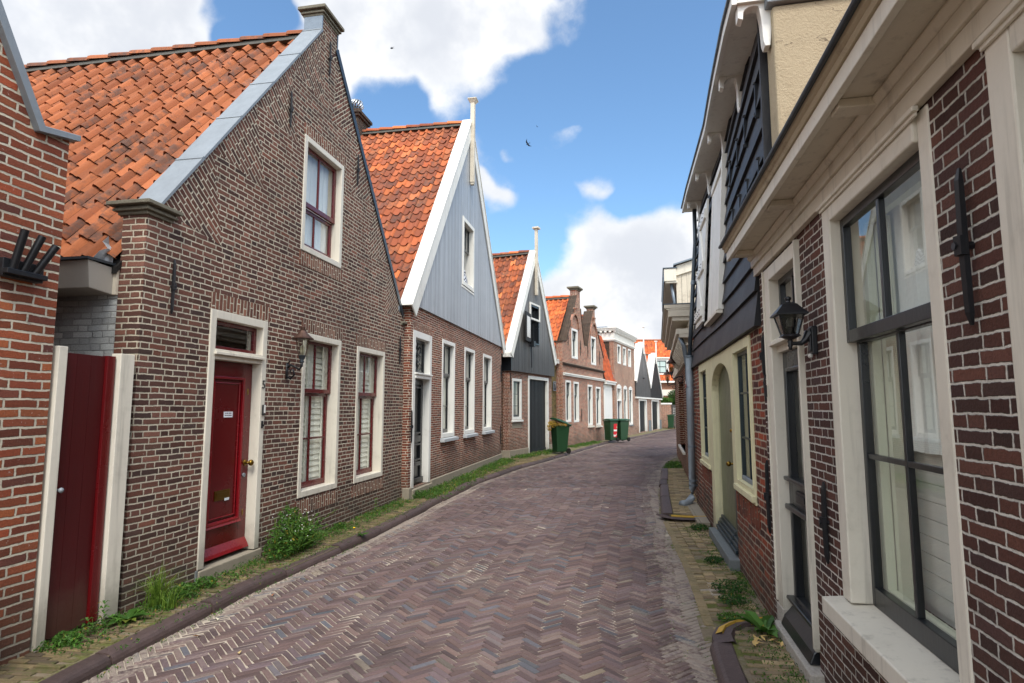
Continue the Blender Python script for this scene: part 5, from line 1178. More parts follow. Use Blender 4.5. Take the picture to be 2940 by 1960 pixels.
# cut plants sticking out of the first bin
cp_ = empty('garden_waste', (*b1.location.xy, 1.0), 0, 'cut yellowing plants spilling over the rim of the open green bin', 'garden waste')
mb = MB(); leaves(mb, (-.22, -.08, .05), (.22, .26, .13), 320, .07, rp); leaves(mb, (.0, -.2, .04), (.26, .2, .08), 160, .06, rp); leaves(mb, (-.38, -.1, -.08), (.09, .14, .12), 110, .06, rp); mb.build('foliage', leafmat('wilted_leaves', '8a7a30', 'c49a3c', .2), cp_)
mb = MB()
for _ in range(14): a = Vector((rp.uniform(-.3, .1), rp.uniform(-.25, .1), -.0)); mb.tube([a, a + Vector((rp.uniform(-.25, .05), rp.uniform(-.15, .05), rp.uniform(.02, .18)))], .004, 4)
mb.build('stems', grassm, cp_)

# ================================================================== RIGHT SIDE OF THE STREET
q1 = Place((1.97, 4.54), 11.2, right=True)
K = q1.kid
h = q1.root('cream_framed_house', 'low purple-brick house at the right edge with cream window casings, gutter and black door', 'house')
win1 = (-2.54, -1.41, .70, 2.72); win2 = (-4.15, -2.95, .70, 2.71); dr1 = (-.86, .06, .10, 2.70)
mb = MB(); mb.slab([(-7, -.1), (.31, -.1), (.31, 2.9), (-7, 2.9)], [(-2.54, -1.41, .60, 2.72), (-4.15, -2.95, .60, 2.71), dr1], 0, .24); K('wall', mb, BRR1, h)
mb = MB(); mb.box(.10, .305, .245, 8, -.1, 3.0); mb.box(-7, -6.8, .245, 8, -.1, 3.0); mb.box(-6.8, .1, 7.8, 8, -.1, 3.0); K('side_walls', mb, BRR1, h)
mb = MB(); mb.box(-6.79, .09, 2.2, 2.25, 0, 2.9); mb.box(-6.79, .09, .26, 7.7, 2.88, 2.93); K('inner_floor', mb, dark, h)
# entablature and box gutter
mb = MB(); mb.box(-7, .36, -.035, -.002, 2.725, 2.80); mb.box(-7, .38, -.05, -.002, 2.80, 2.86); mb.prism([(-.002, 2.86), (-.055, 2.86), (-.075, 2.885), (-.07, 2.90), (-.002, 2.90)], -7, .40, 'x'); K('architrave', mb, cream2, h, bevel=.004)
mb = MB(); mb.box(-7, .40, -.205, .2, 2.902, 2.925); sf = K('soffit', mb, cream2, h)
mb = MB(); mb.box(-7, .41, -.235, -.205, 2.875, 2.95); K('fascia', mb, cream, h, bevel=.004)
mb = MB(); mb.prism([(-.20, 2.951), (-.245, 2.951), (-.255, 2.965), (-.25, 2.975), (-.265, 2.985), (-.27, 3.0), (-.20, 3.0)], -7, .42, 'x'); K('gutter_moulding', mb, paint('rusty_cream_paint', 'b0a288', .5, .9, (.12, .08, .05), bd=.004), h)
mb = MB(); mb.box(-7, .43, -.285, .1, 3.001, 3.012); mb.tube([(-7, -.285, 3.006), (.43, -.285, 3.006)], .012, 8); K('gutter_lip', mb, zincp, h)
for u in (.18, -1.02, -2.25, -3.5):
    mb = MB(); mb.box(u - .045, u + .045, -.20, -.052, 2.862, 2.901); K('modillion', mb, cream2, h, bevel=.005)
mb = MB(); mb.prism([(-.1, 3.03), (3.8, 5.58), (3.8, 5.48), (-.1, 2.96)], -7, .28, 'x'); rf = K('roof', mb, dark, h)
tiles((-7, -.02, 3.13), (1, 0, 0), 29, (0, 3.8, 2.49), 13, (0, -2.62, 4.0), rf, q1, TILE1, .25, .341, .03, seed=51)
def bigwin(x0, x1, z0, z1, mull):
    mb = MB(); mb.box(x1 - .115, x1, -.022, .238, z0, z1); mb.box(x0 - .03, x0 + .055, -.006, .238, z0, z1); mb.box(x0 + .055, x1 - .115, -.022, .238, z1 - .105, z1)
    for e, a in ((.0, 0.03), (.012, .015)): mb.box(x1 - .03 + e, x1 + .004 + e, -.03 - e, -.022, z0, z1) if False else None
    W = K('window', mb, cream, h, bevel=.007)
    mb = MB(); mb.box(x0 + .0, x1 - .0, -.034, -.0225, z1 - .03, z1 + .0); mb.box(x0 - .012, x1 + .012, -.046, -.0225, z1 - .016, z1 + .004); K('casing_moulding', mb, cream, W, bevel=.004)
    mb = MB(); mb.hexa([(x0 - .05, -.11, z0 - .10), (x1 + .05, -.11, z0 - .10), (x1 + .05, .1, z0 - .10), (x0 - .05, .1, z0 - .10), (x0 - .05, -.11, z0 - .018), (x1 + .05, -.11, z0 - .018), (x1 + .05, .1, z0 + .0), (x0 - .05, .1, z0 + .0)]); K('sill', mb, cream, W, bevel=.006)
    a, b = x0 + .055, x1 - .115; zr = 2.0; sw = .036
    mb = MB(); frame(mb, a, b, z0, zr + .02, sw, .075, .115, .05, .09); mb.box(mull - .012, mull + .012, .08, .11, z0 + .09, zr); mb.box(a + sw, b - sw, .082, .108, 1.40, 1.425)
    frame(mb, a, b, zr - .025, z1 - .105, sw, .03, .07, .045, .06); mb.box(mull - .012, mull + .012, .035, .065, zr, z1 - .15); K('sash', mb, black, W, bevel=.003)
    mb = MB()
    for y, p, q in ((.095, z0 + .03, zr), (.05, zr, z1 - .12)): mb.face([(a + .02, y, p), (b - .02, y, p), (b - .02, y, q), (a + .02, y, q)])
    K('pane', mb, pane, W)
    mb = MB(); frame(mb, a + .0, b - .0, z0 + .04, z1 - .10, .045, .13, .17); mb.box(b - .20, b - .045, .175, .19, z0 + .05, z1 - .15); K('inner_frame', mb, plain('pale_green_frame', 'c9cdb8', .5, .05), W)
    mb = MB(); n = 30; pts = [(a - .0 + (b - a) * i / n, .215 + .012 * math.sin(i * 2.3) + .01 * math.sin(i * .9)) for i in range(n + 1)]
    for p, q in zip(pts, pts[1:]): mb.face([(p[0], p[1], z0 + .75), (q[0], q[1], z0 + .75), (q[0], q[1], z1), (p[0], p[1], z1)])
    K('net_curtain', mb, curtain, W, smooth=True)
    mb = MB(); mb.box(a - .02, b + .02, .27, .29, z0 + .02, z1 - .05); 
    z = z0 + .05
    while z < z0 + .8: mb.box(a - .02, b + .02, .262, .27, z, z + .076); z += .08
    K('blind', mb, plain('grey_blind', 'd6d9d2', .7, .06), W)
bigwin(-2.54, -1.41, .70, 2.72, -1.985)
bigwin(-4.15, -2.95, .70, 2.71, -3.55)
# black front door in its cream frame
mb = MB(); mb.box(-.86, -.80, -.022, .2, .22, 2.70); mb.box(-.09, .06, -.022, .2, .22, 2.70); mb.box(-.80, -.09, -.022, .2, 2.60, 2.70); D_ = K('door_frame', mb, cream, h, bevel=.006)
mb = MB(); mb.box(.0595, .075, -.034, .02, .24, 2.70); mb.box(-.875, -.8595, -.034, .02, .24, 2.70); K('casing_edge', mb, cream, D_, bevel=.004)
mb = MB(); mb.box(-.80, -.09, .02, .2, 2.05, 2.10); mb.box(-.82, -.07, -.035, .2, 2.10, 2.125); mb.box(-.81, -.08, -.01, .2, 2.125, 2.15); K('transom_bar', mb, cream, D_, bevel=.004)
mb = MB(); frame(mb, -.80, -.09, 2.15, 2.60, .045, .05, .09); mb.box(-.455, -.435, .055, .085, 2.195, 2.555); F_ = K('fanlight', mb, black, D_)
mb = MB(); mb.face([(-.76, .07, 2.18), (-.13, .07, 2.18), (-.13, .07, 2.57), (-.76, .07, 2.57)]); K('pane', mb, pane, F_)
mb = MB(); mb.box(-.80, -.09, .14, .15, 2.16, 2.6); K('brown_curtain', mb, plain('brown_curtain', '8a6c4c', .8, .2), F_)
mb = MB(); frame(mb, -.80, -.09, .22, 2.05, .10, .055, .095, .12, .10); mb.box(-.70, -.19, .055, .095, .96, 1.13); LF = K('door', mb, black, D_, bevel=.003)
mb = MB(); frame(mb, -.70, -.19, 1.13, 1.93, .03, .035, .095); frame(mb, -.70, -.19, .32, .96, .03, .035, .095); mb.box(-.78, -.11, .015, .055, 1.13, 1.16); mb.box(-.78, -.11, .015, .055, .93, .965); K('door_moulding', mb, black, LF, bevel=.008)
mb = MB()
for z0, z1 in ((1.14, 1.92), (.34, .95)): mb.face([(-.69, .078, z0), (-.20, .078, z0), (-.20, .078, z1), (-.69, .078, z1)])
K('door_pane', mb, pane, LF)
mb = MB(); mb.box(-.78, -.11, .28, .29, .3, 2.0); K('hall_dark', mb, dark, LF)
mb = MB(); mb.box(-.66, -.42, .18, .19, .3, 2.0); K('hall_curtain', mb, plain('grey_hall_curtain', '8a8a84', .8, .2), LF)
mb = MB(); mb.box(-.57, -.31, .043, .055, 1.0, 1.08); mb.box(-.54, -.34, .037, .043, 1.02, 1.06); K('letterbox', mb, iron, LF, bevel=.003)
mb = MB(); mb.hexa([(-.80, -.045, .125), (-.09, -.045, .125), (-.09, .08, .125), (-.80, .08, .125), (-.80, -.02, .19), (-.09, -.02, .19), (-.09, .08, .30), (-.80, .08, .30)]); mb.box(-.80, -.09, .0, .055, .30, .325); K('weatherboard', mb, black, LF, bevel=.008)
gran = plain('speckled_granite', 'a39c92', .8, .55, 60, .002)
mb = MB(); mb.box(-.93, .0, -.075, .2, -.1, .12); K('doorstep', mb, gran, h, bevel=.008)
mb = MB(); mb.box(-.10, .08, -.03, .2, -.1, .225) ; K('stone_foot', mb, gran, h, bevel=.004)
anchor(q1, h, -2.77, 1.90, 2.40); anchor(q1, h, -1.17, .80, 1.24, -.015); anchor(q1, h, .17, 1.88, 2.22); anchor(q1, h, .24, .68, 1.24)
mb = MB(); mb.box(.055, .085, -.05, -.034, 1.73, 1.82); mb.tube([(.07, -.04, 1.70), (.07, -.05, 1.84), (.07, -.035, 1.9)], .008, 6); K('shutter_catch', mb, iron, h)
# square black lantern
t = q1.root('wall_lantern', 'black four-sided lantern with a chunky arm beside the black front door', 'lantern', u=-1.12, z=2.03)
mb = MB(); mb.box(-.032, .032, -.03, 0, -.075, .085); mb.box(-.024, .024, -.04, -.03, -.06, .075); mb.tube([(0, -.03, .05), (0, -.055, .01), (0, -.08, -.012), (0, -.135, -.012)], [.03, .02, .014, .011], 10); K('arm', mb, iron, t, bevel=.004)
mb = MB(); mb.lathe([(.004, -.05), (.012, -.045), (.009, -.035), (.015, -.025), (.01, -.015), (.016, .0), (.012, .01), (.03, .016), (.05, .026), (.052, .034)], (0, -.14, 0), 10); K('stem', mb, iron, t, smooth=True)
S2 = math.sqrt(2)
mb = MB(); mb.lathe([(.036 * S2, .034), (.066 * S2, .155)], (0, -.14, 0), 4, .5); mb.f = mb.f[:-2]; K('glass', mb, glass('smoky_lamp_glass', .45, 1.5, .05), t)
mb = MB()
for a, b in ((-1, -1), (1, -1), (1, 1), (-1, 1)): mb.tube([(a * .037, -.14 + b * .037, .034), (a * .067, -.14 + b * .067, .157)], .0045, 5)
mb.lathe([(.05 * S2, .028), (.041 * S2, .04)], (0, -.14, 0), 4, .5); mb.lathe([(.086 * S2, .150), (.086 * S2, .158), (.052 * S2, .198), (.04 * S2, .215), (.022 * S2, .228)], (0, -.14, 0), 4, .5)
mb.lathe([(.012, .225), (.01, .24), (.018, .247), (.019, .257), (.008, .265)], (0, -.14, 0), 10); K('hood', mb, iron, t)
mb = MB(); mb.lathe([(.028, .036), (.028, .085)], (0, -.14, 0), 12); K('lamp_holder', mb, iron, t)
mb = MB(); mb.lathe([(.014, .085), (.018, .11), (.010, .135)], (0, -.14, 0), 10); K('bulb', mb, plain('clear_bulb', 'a8a8a0', .2, .02), t)
mb = MB(); mb.ball((0, -.035, -.085), .014, 10); K('sensor', mb, white, t, smooth=True)

# ---- black weatherboarded house with the yellow front
h = q1.root('weatherboard_house', 'old house with black overlapping boards above a pale yellow arched doorway', 'house')
def Y2(u, z): return .07 * max(0, z - 2.3) * min(1, max(0, (u + .3) / 3))
def ue(z): return 5.82 if z > 2.4 else 6.0
arch = [(1.92, .12), (3.47, .12), (3.47, 1.86)] + [(2.695 + .775 * math.cos(math.pi * k / 12), 1.86 + .30 * math.sin(math.pi * k / 12)) for k in range(1, 12)] + [(1.92, 1.86)]
mb = MB(); mb.slab([(.32, -.1), (6.02, -.1), (6.02, 2.33), (.32, 2.33)], [(.82, 4.92, .78, 2.29)] if False else [[(.80, .80), (1.90, .80), (1.90, .05), (3.49, .05), (3.49, .78), (4.90, .78), (4.90, 2.30), (.80, 2.30)]], .001, .24); K('wall', mb, BRR2, h)
mb = MB(); mb.box(5.8, 6.02, .245, 7, -.1, 4.4); mb.box(.32, .5, .3, 7, 2.4, 4.5); mb.box(.5, 5.8, 6.8, 7, -.1, 4.4); K('side_walls', mb, BRR2, h)
mb = MB(); mb.box(.33, 5.79, 1.6, 1.65, 0, 4.4); mb.box(.33, 5.79, .26, 6.7, 2.45, 2.5); K('inner_floor', mb, dark, h)
# yellow composite frame: arched doorway between two windows
YF = [(1.93, 3.46)]
mb = MB(); mb.slab([(.80, .80), (1.90, .80), (1.90, .12), (3.49 + .24, .12), (3.49 + .24, .84), (4.90, .84), (4.90, 2.30), (.80, 2.30)], [(.80 + .06, 1.68, .90, 2.20), (3.98, 4.80, .94, 2.18)] , -.015, .05) if False else mb.slab([(.80, .80), (1.93, .80), (1.93, 1.86)] + [(2.695 - .765 * math.cos(math.pi * k / 14), 1.86 + .31 * math.sin(math.pi * k / 14)) for k in range(1, 14)] + [(3.46, 1.86), (3.46, .12), (3.72, .12), (3.72, .80), (4.92, .80), (4.92, 2.295), (.80, 2.295)], [(.86, 1.68, .93, 2.20), (3.96, 4.80, .93, 2.18)], -.015, .07)
yfm = K('front_frame', mb, yellow, h, bevel=.006)
for c_x in ((.80, 1.76, -.045, .08, .825, .88), (3.82, 4.92, -.04, .08, .81, .865)): mb = MB(); mb.box(*c_x); K('sill', mb, yellow, yfm, bevel=.005)
mb = MB(); mb.box(3.42, 3.74, -.02, .1, -.08, .118); K('stone_foot', mb, stone, h, bevel=.006)
# reveal lining of the arch
mb = MB(); pr = [(3.46, .12), (3.46, 1.86)] + [(2.695 + .765 * math.cos(math.pi * k / 14), 1.86 + .31 * math.sin(math.pi * k / 14)) for k in range(1, 14)] + [(1.93, 1.86), (1.93, .12)]
for a, b in zip(pr, pr[1:]): mb.face([(a[0], .07, a[1]), (b[0], .07, b[1]), (b[0], .2, b[1]), (a[0], .2, a[1])])
K('arch_reveal', mb, yellow, yfm)
for (a, b, c, d) in ((.86, 1.68, .93, 2.20), (3.96, 4.80, .93, 2.18)):
    mb = MB(); frame(mb, a, b, c, d, .035, .03, .068); m2 = (a + b) / 2; mb.box(m2 - .011, m2 + .011, .035, .06, c, d)
    for z in (c + .42, c + .86): mb.box(a, b, .037, .058, z - .009, z + .009)
    W = K('window', mb, dgreen, yfm); mb = MB(); mb.face([(a, .05, c), (b, .05, c), (b, .05, d), (a, .05, d)]); K('pane', mb, pane, W)
    mb = MB(); mb.box(a + .01, b - .01, .025, .05, c - .0, c + .045); K('lead_strip', mb, zinc, W, bevel=.01)
    mb = MB(); mb.box(b - .3, b - .02, .13, .15, c, d); mb.box(a + .02, a + .16, .13, .15, c, d); K('side_curtain', mb, plain('pale_green_panel', 'a9b090', .7, .06), W)
# door
mb = MB(); x = 1.95; rr = random.Random(2)
while x < 3.44:
    mb.rt(rr); xe = min(3.44, x + .118); tz = lambda u: 1.86 + .31 * math.sqrt(max(0, 1 - ((u - 2.695) / .765) ** 2)) - .005; mb.prism([(x, .22), (xe - .006, .22), (xe - .006, tz(xe - .006)), (x, tz(x))], .075, .10); x = xe
DR = K('door', mb, olive, h)
mb = MB(); mb.box(2.10, 2.26, .045, .075, .15, 2.08); mb.box(1.935, 1.96, .04, .075, .15, 1.86); K('door_stile', mb, dgreen, DR, bevel=.004)
mb = MB()
for a, b in ((2.33, 3.44), (1.94, 2.30)):
    for i, (y, z0, z1) in enumerate(((-.02, .13, .17), (.0, .17, .21), (.02, .21, .25), (.045, .25, .29))): mb.box(a, b, y, .075, z0, z1 - .004)
K('weatherboard', mb, dgreen, DR, bevel=.004)
mb = MB(); mb.tube([(2.36, .075, 1.02), (2.36, .02, 1.02)], .012, 8); mb.ball((2.36, .005, 1.02), .03, 12); K('knob', mb, brass, DR, smooth=True)
mb = MB(); mb.tube([(2.03, .045, 1.40), (2.03, .01, 1.40)], .01, 8); mb.ball((2.03, .0, 1.40), .022, 10); K('knob', mb, brass, DR, smooth=True)
mb = MB(); mb.box(1.84, 3.55, -.10, .22, -.08, .10); K('doorstep', mb, bluestone, h, bevel=.01)
soldier(q1, h, .70, 1.86, .62, .79, BRR2V, 'brick_sill'); soldier(q1, h, 3.75, 4.95, .60, .77, BRR2V, 'brick_sill')
mb = MB(); mb.prism([(4.05, -.02), (5.95, -.02), (5.95, -.16), (4.05, -.14)], -.02, .065, 'z'); mb.prism([(4.05, -.145), (5.95, -.165), (5.95, -.20), (4.05, -.18)], -.02, .06, 'z'); K('stone_strip', mb, yellow if False else stone, h)
# overlapping boards: the old wall leans back more and more away from the camera
EV = [(-.55, 4.60), (1.2, 4.88), (3.0, 5.08), (5.0, 5.15), (6.0, 5.13)]
def eave(u):
    for (a, za), (b, zb) in zip(EV, EV[1:]):
        if u <= b: return za + (zb - za) * (u - a) / (b - a)
    return EV[-1][1]
def lean(mb, u0, u1, y0, y1, z0, z1, n=1):
    for k in range(n):
        a = u0 + (u1 - u0) * k / n; b = u0 + (u1 - u0) * (k + 1) / n; mb.hexa([(u, y + Y2(u, z), z) for z in (z0, z1) for u, y in ((a, y0), (b, y0), (b, y1), (a, y1))])
zs = [2.31, 2.60, 2.83, 3.06, 3.30, 3.53, 3.76, 4.0, 4.22, 4.44, 4.66, 4.88, 5.1]
rb = random.Random(12)
for i, z in enumerate(zs[:-1]):
    mb = MB(); u0 = .33 if z < 3.0 else -.28; n = 16
    for k in range(n):
        a = u0 + (ue(z) - u0) * k / n; b = u0 + (ue(z) - u0) * (k + 1) / n; wv = lambda u: .006 * math.sin(u * 1.7 + i)
        za, zb = min(zs[i + 1] + .03, eave(a) - .03), min(zs[i + 1] + .03, eave(b) - .03)
        if za < z + .02: continue
        if k % 5 == 0: mb.rt(rb)
        ya, yb_, yt, yu = Y2(a, z), Y2(b, z), Y2(a, za), Y2(b, zb); lo = -.045 - (.01 if i == 0 else 0)
        mb.hexa([(a, ya + lo, z + wv(a)), (b, yb_ + lo, z + wv(b)), (b, yb_ + .01, z + wv(b)), (a, ya + .01, z + wv(a)), (a, yt - .012, za), (b, yu - .012, zb), (b, yu + .01, zb), (a, yt + .01, za)])
    K('weatherboard', mb, blackb, h)
mb = MB(); mb.box(.33, 5.7, .26, .30, 2.4, 4.9); K('board_backing', mb, dark, h)
mb = MB(); mb.box(-.29, -.255, -.05, .2, 3.0, 4.60); K('corner_board', mb, blackb, h)
for u, z in ((.0, 3.95), (.62, 3.98), (1.15, 4.0), (1.75, 4.02), (-.02, 3.32), (.55, 3.36), (1.0, 3.38), (1.5, 3.40)):
    mb = MB(); lean(mb, u - .010, u + .010, -.050, -.02, z - .02, z + .28); yy = Y2(u, z + .2); mb.ball((u, yy - .052, z + .27), .013, 6); mb.ball((u, Y2(u, z) - .052, z), .013, 6); K('hinge_strap', mb, iron, h)
# eaves
US = [-.5 + .5 * k for k in range(13)] + [5.98]
def eband(mb, y0, y1, d0, d1):
    for a, b in zip(US, US[1:]):
        if b - a < .05: continue
        mb.hexa([(u, y + Y2(u, 4.8), eave(u) + dz) for dz in (d0, d1) for u, y in ((a, y0), (b, y0), (b, y1), (a, y1))])
mb = MB(); eband(mb, -.235, .3, -.02, 0); K('soffit', mb, offw, h)
mb = MB(); eband(mb, -.27, -.2355, -.03, .05); K('fascia', mb, white, h)
mb = MB(); eband(mb, -.29, .2, .051, .075); K('gutter', mb, zincp, h)
mb = MB(); mb.prism([(.25, 5.2), (3.6, 7.8), (6.8, 5.2)], -.3, 5.9, 'x'); rf = K('roof', mb, dark, h)
for u in (-.42, .98, 2.62, 4.1, 5.45):
    zt = eave(u) - .021; yy = Y2(u, zt - .3); yt = Y2(u, 4.8)
    pr = [(yt + .03, zt), (yt - .225, zt), (yt - .225, zt - .11), (yt - .19, zt - .125), (yt - .185, zt - .07)] + [(yt - .115 - .07 * math.cos(math.pi * k / 6), zt - .075 + .05 * math.sin(math.pi * k / 6)) for k in range(1, 5)] + [(yt - .065, zt - .13), (yy - .055, zt - .31), (yy - .045, zt - .345), (yy - .01, zt - .345)]
    mb = MB(); mb.prism(pr, u - .045, u + .045, 'x'); K('eaves_bracket', mb, white, h, bevel=.004)
# attic hatch: a closed panel in its casing and one leaf folded back against the boards
mb = MB(); lean(mb, 2.30, 2.40, -.085, -.02, 2.77, 4.62); lean(mb, 2.40, 3.52, -.08, -.02, 4.52, 4.62)
for i in range(7): mb.rt(); lean(mb, 2.405 + i * .157, 2.405 + (i + 1) * .157 - .005, -.066, -.02, 2.77, 4.515)
AW = K('shutter', mb, offw, h, bevel=.004)
mb = MB(); lean(mb, 2.30, 3.50, -.105, -.03, 2.725, 2.765); K('shutter_sill', mb, cream, AW, bevel=.004)
mb = MB()
for i in range(6): mb.rt(); lean(mb, 3.66 + i * .145, 3.66 + (i + 1) * .145 - .005, -.115, -.085, 2.82, 4.55)
lean(mb, 3.68, 4.50, -.145, -.1155, 2.90, 3.04); lean(mb, 3.68, 4.50, -.145, -.1155, 4.28, 4.42); lean(mb, 3.68, 4.50, -.145, -.1155, 3.55, 3.67)
mb.hexa([(u, y + Y2(u, z), z) for u, y, z in ((3.70, -.14, 3.04), (3.84, -.14, 3.04), (3.84, -.1155, 3.04), (3.70, -.1155, 3.04), (4.30, -.14, 3.55), (4.44, -.14, 3.55), (4.44, -.1155, 3.55), (4.30, -.1155, 3.55))])
mb.hexa([(u, y + Y2(u, z), z) for u, y, z in ((3.70, -.14, 3.67), (3.84, -.14, 3.67), (3.84, -.1155, 3.67), (3.70, -.1155, 3.67), (4.30, -.14, 4.28), (4.44, -.14, 4.28), (4.44, -.1155, 4.28), (4.30, -.1155, 4.28))])
SH = K('shutter', mb, white, h, bevel=.003)
mb = MB()
for z in (2.94, 3.0, 4.32, 4.38, 3.6, 3.65):
    for u in (3.8, 4.0, 4.2, 4.4): mb.ball((u, Y2(u, z) - .147, z), .010, 5)
K('nails', mb, iron, SH)
mb = MB(); lean(mb, 3.53, 3.65, -.05, -.02, 2.78, 4.6); K('dark_gap', mb, black, h)
# drainpipe
pp = q1.root('drainpipe', 'grey zinc drainpipe with a bent outlet where the black boards end', 'drainpipe', u=5.2, y=-.1, z=4.7)
def rel(u, y, z): return (u - 5.2, y + .1, z - 4.7)
mb = MB(); mb.tube([rel(5.80, .10, 5.10), rel(5.84, .10, 4.5), rel(5.86, .06, 4.0), rel(5.86, -.0, 3.2), rel(5.80, -.07, 2.42)], .036, 12); K('upper_pipe', mb, zincp, pp, smooth=True)
mb = MB(); mb.tube([rel(5.76, -.07, 2.50), rel(5.80, -.075, 1.6), rel(5.80, -.08, .30), rel(5.76, -.10, .16), rel(5.66, -.18, .08), rel(5.55, -.28, .075)], [.058] * 4 + [.06, .062], 14); K('lower_pipe', mb, zinc, pp, smooth=True)
mb = MB()
for u, z in ((5.76, 2.5), (5.79, 1.98), (5.80, .98), (5.80, .42), (5.80, .34)): mb.tube([rel(u, -.075, z), rel(u, -.075, z + .03)], .064, 14); mb.tube([rel(u, -.1, z + .015), rel(u, 0, z + .015)], .008, 5)
mb.tube([rel(5.86, .05, 3.84), rel(5.86, .043, 3.77)], .043, 12); mb.tube([rel(5.86, .0, 3.8), rel(5.8, .12, 3.82)], .006, 5); K('collars', mb, zincd, pp)
mb = MB(); mb.box(.56, .64, -.038, -.036, -2.72, -2.66); K('red_label', mb, plain('label_red', 'c02a20', .5, .05), pp)
mb = MB(); mb.box(.56, .64, -.038, -.036, -2.658, -2.60); K('white_label', mb, plain('label_white', 'e0e0e0', .5, .05), pp)

# ---- rendered party wall above the low roof
h = q1.root('rendered_chimney_wall', 'tall ochre rendered wall with zinc coping rising behind the cream gutter', 'wall')
mb = MB(); mb.prism([(.0, 3.02), (3.2, 3.02), (3.2, 4.55), (.0, 4.52)], -.52, -.3, 'x'); K('wall', mb, stucco, h, bevel=.02)
mb = MB(); mb.prism([(-.04, 4.525), (3.3, 4.555), (3.3, 4.64), (-.04, 4.61)], -.56, -.27, 'x'); K('coping', mb, zinc, h, bevel=.01)

# ---- red brick house with the stacked cornice, and the boarded building behind it
q3 = Place((3.30, 11.0), 13.5, right=True); K3 = q3.kid
h = q3.root('cornice_house', 'orange-brown glazed brick house past the drainpipe under a deep stacked cream cornice', 'house')
mb = MB(); mb.slab([(-.35, -.1), (11, -.1), (11, 3.0), (-.35, 3.0)], [(3.9, 7.2, .56, 2.35)], 0, .25); K3('wall', mb, BRR3, h)
mb = MB(); mb.box(-.35, -.12, .255, 6, -.1, 3.0); mb.box(10.8, 11, .255, 6, -.1, 3); mb.box(-.12, 10.8, 5.8, 6, -.1, 3); K3('side_walls', mb, BRR3, h)
mb = MB(); mb.box(3.9, 7.2, .16, .2, .5, 2.4); K3('blind_panel', mb, BRR3, h)
mb = MB(); mb.box(3.85, 7.25, -.06, .15, .50, .56); K3('sill', mb, cream, h, bevel=.006)
mb = MB()
for e, z0, z1 in ((.05, 2.62, 2.76), (.10, 2.76, 2.80), (.22, 2.90, 2.96), (.27, 2.96, 3.06), (.05, 3.06, 3.20), (.40, 3.28, 3.40), (.43, 3.40, 3.43), (.47, 3.43, 3.50)): mb.box(-.30 - e * .1, 5.5, -e, .35, z0, z1)
for i in range(11): mb.prism([(-.02, 2.64), (-.12, 2.66), (-.24, 2.82), (-.24, 2.90), (-.02, 2.90)], .0 + i * .5, .12 + i * .5, 'x')
mb.box(-.31, 5.48, -.34, .35, 3.205, 3.279)
K3('cornice', mb, cream2, h, bevel=.006)
mb = MB(); mb.box(-.35, 5.6, -.49, .4, 3.502, 3.52); K3('cornice_flashing', mb, zincp, h)
mb = MB(); mb.box(5.5, 11, -.06, .3, 2.62, 3.0); mb.box(-.1, 10.9, .4, 5.8, 3.0, 3.1); K3('roof_edge', mb, cream2, h)
mb = MB(); mb.tube([(-.22, -.20, 2.92), (-.20, -.14, 2.75), (-.12, -.09, 2.4), (-.10, -.08, .3)], .04, 12); K3('downpipe', mb, zincd, h, smooth=True)
h = q3.root('boarded_building', 'cream boarded upper storey with a box gutter end rising behind the stacked cornice', 'building')
mb = MB(); mb.prism([(.0, 3.1), (4, 3.1), (4, 6.5), (.0, 5.35)], 5.7, 11, 'x'); K3('core', mb, dark, h)
mb = MB(); rr = random.Random(8)
for i in range(28):
    mb.rt(rr); y0 = -.03 + i * .145; y1 = y0 + .138; zt = lambda y: 5.36 + y * .29; mb.prism([(y0, 3.52), (y1, 3.52), (y1, zt(y1)), (y0, zt(y0))], 5.66, 5.70, 'x')
K3('cladding', mb, cream2, h)
mb = MB(); mb.prism([(-.03, 5.30), (4.0, 6.46), (4.0, 6.75), (-.03, 5.58)], 5.60, 5.655, 'x'); K3('bargeboard', mb, cream, h, bevel=.005)
mb = MB(); mb.prism([(-.1, 5.58), (4.1, 6.78), (4.1, 6.82), (-.1, 5.62)], 5.5, 11, 'x'); K3('roof', mb, zincd, h)
mb = MB(); mb.box(5.55, 11, -.36, -.03, 5.15, 5.50); mb.box(5.58, 10.9, -.33, .0, 5.10, 5.15); K3('box_gutter', mb, cream, h, bevel=.005)
mb = MB(); mb.box(5.53, 11, -.39, .0, 5.502, 5.53); mb.box(5.56, 11, -.375, -.361, 5.13, 5.5); K3('gutter_trim', mb, zincp, h)
mb = MB(); mb.tube([(5.75, -.16, 5.10), (5.75, -.09, 4.6), (5.75, -.07, 3.5)], .045, 12); K3('downpipe', mb, zincd, h, smooth=True)
glow = plain('amber_bulb', 'c98a3a', .4, .1)
hexlantern(q3, 3.9, 0, 2.37, 'nearer of two ornate scroll-arm lanterns on the orange-brown brick wall', 1.05, .27, glow, 'lanterns on the glazed brick house')
hexlantern(q3, 9.6, 0, 2.40, 'farther of two ornate scroll-arm lanterns on the orange-brown brick wall', 1.05, .27, glow, 'lanterns on the glazed brick house')
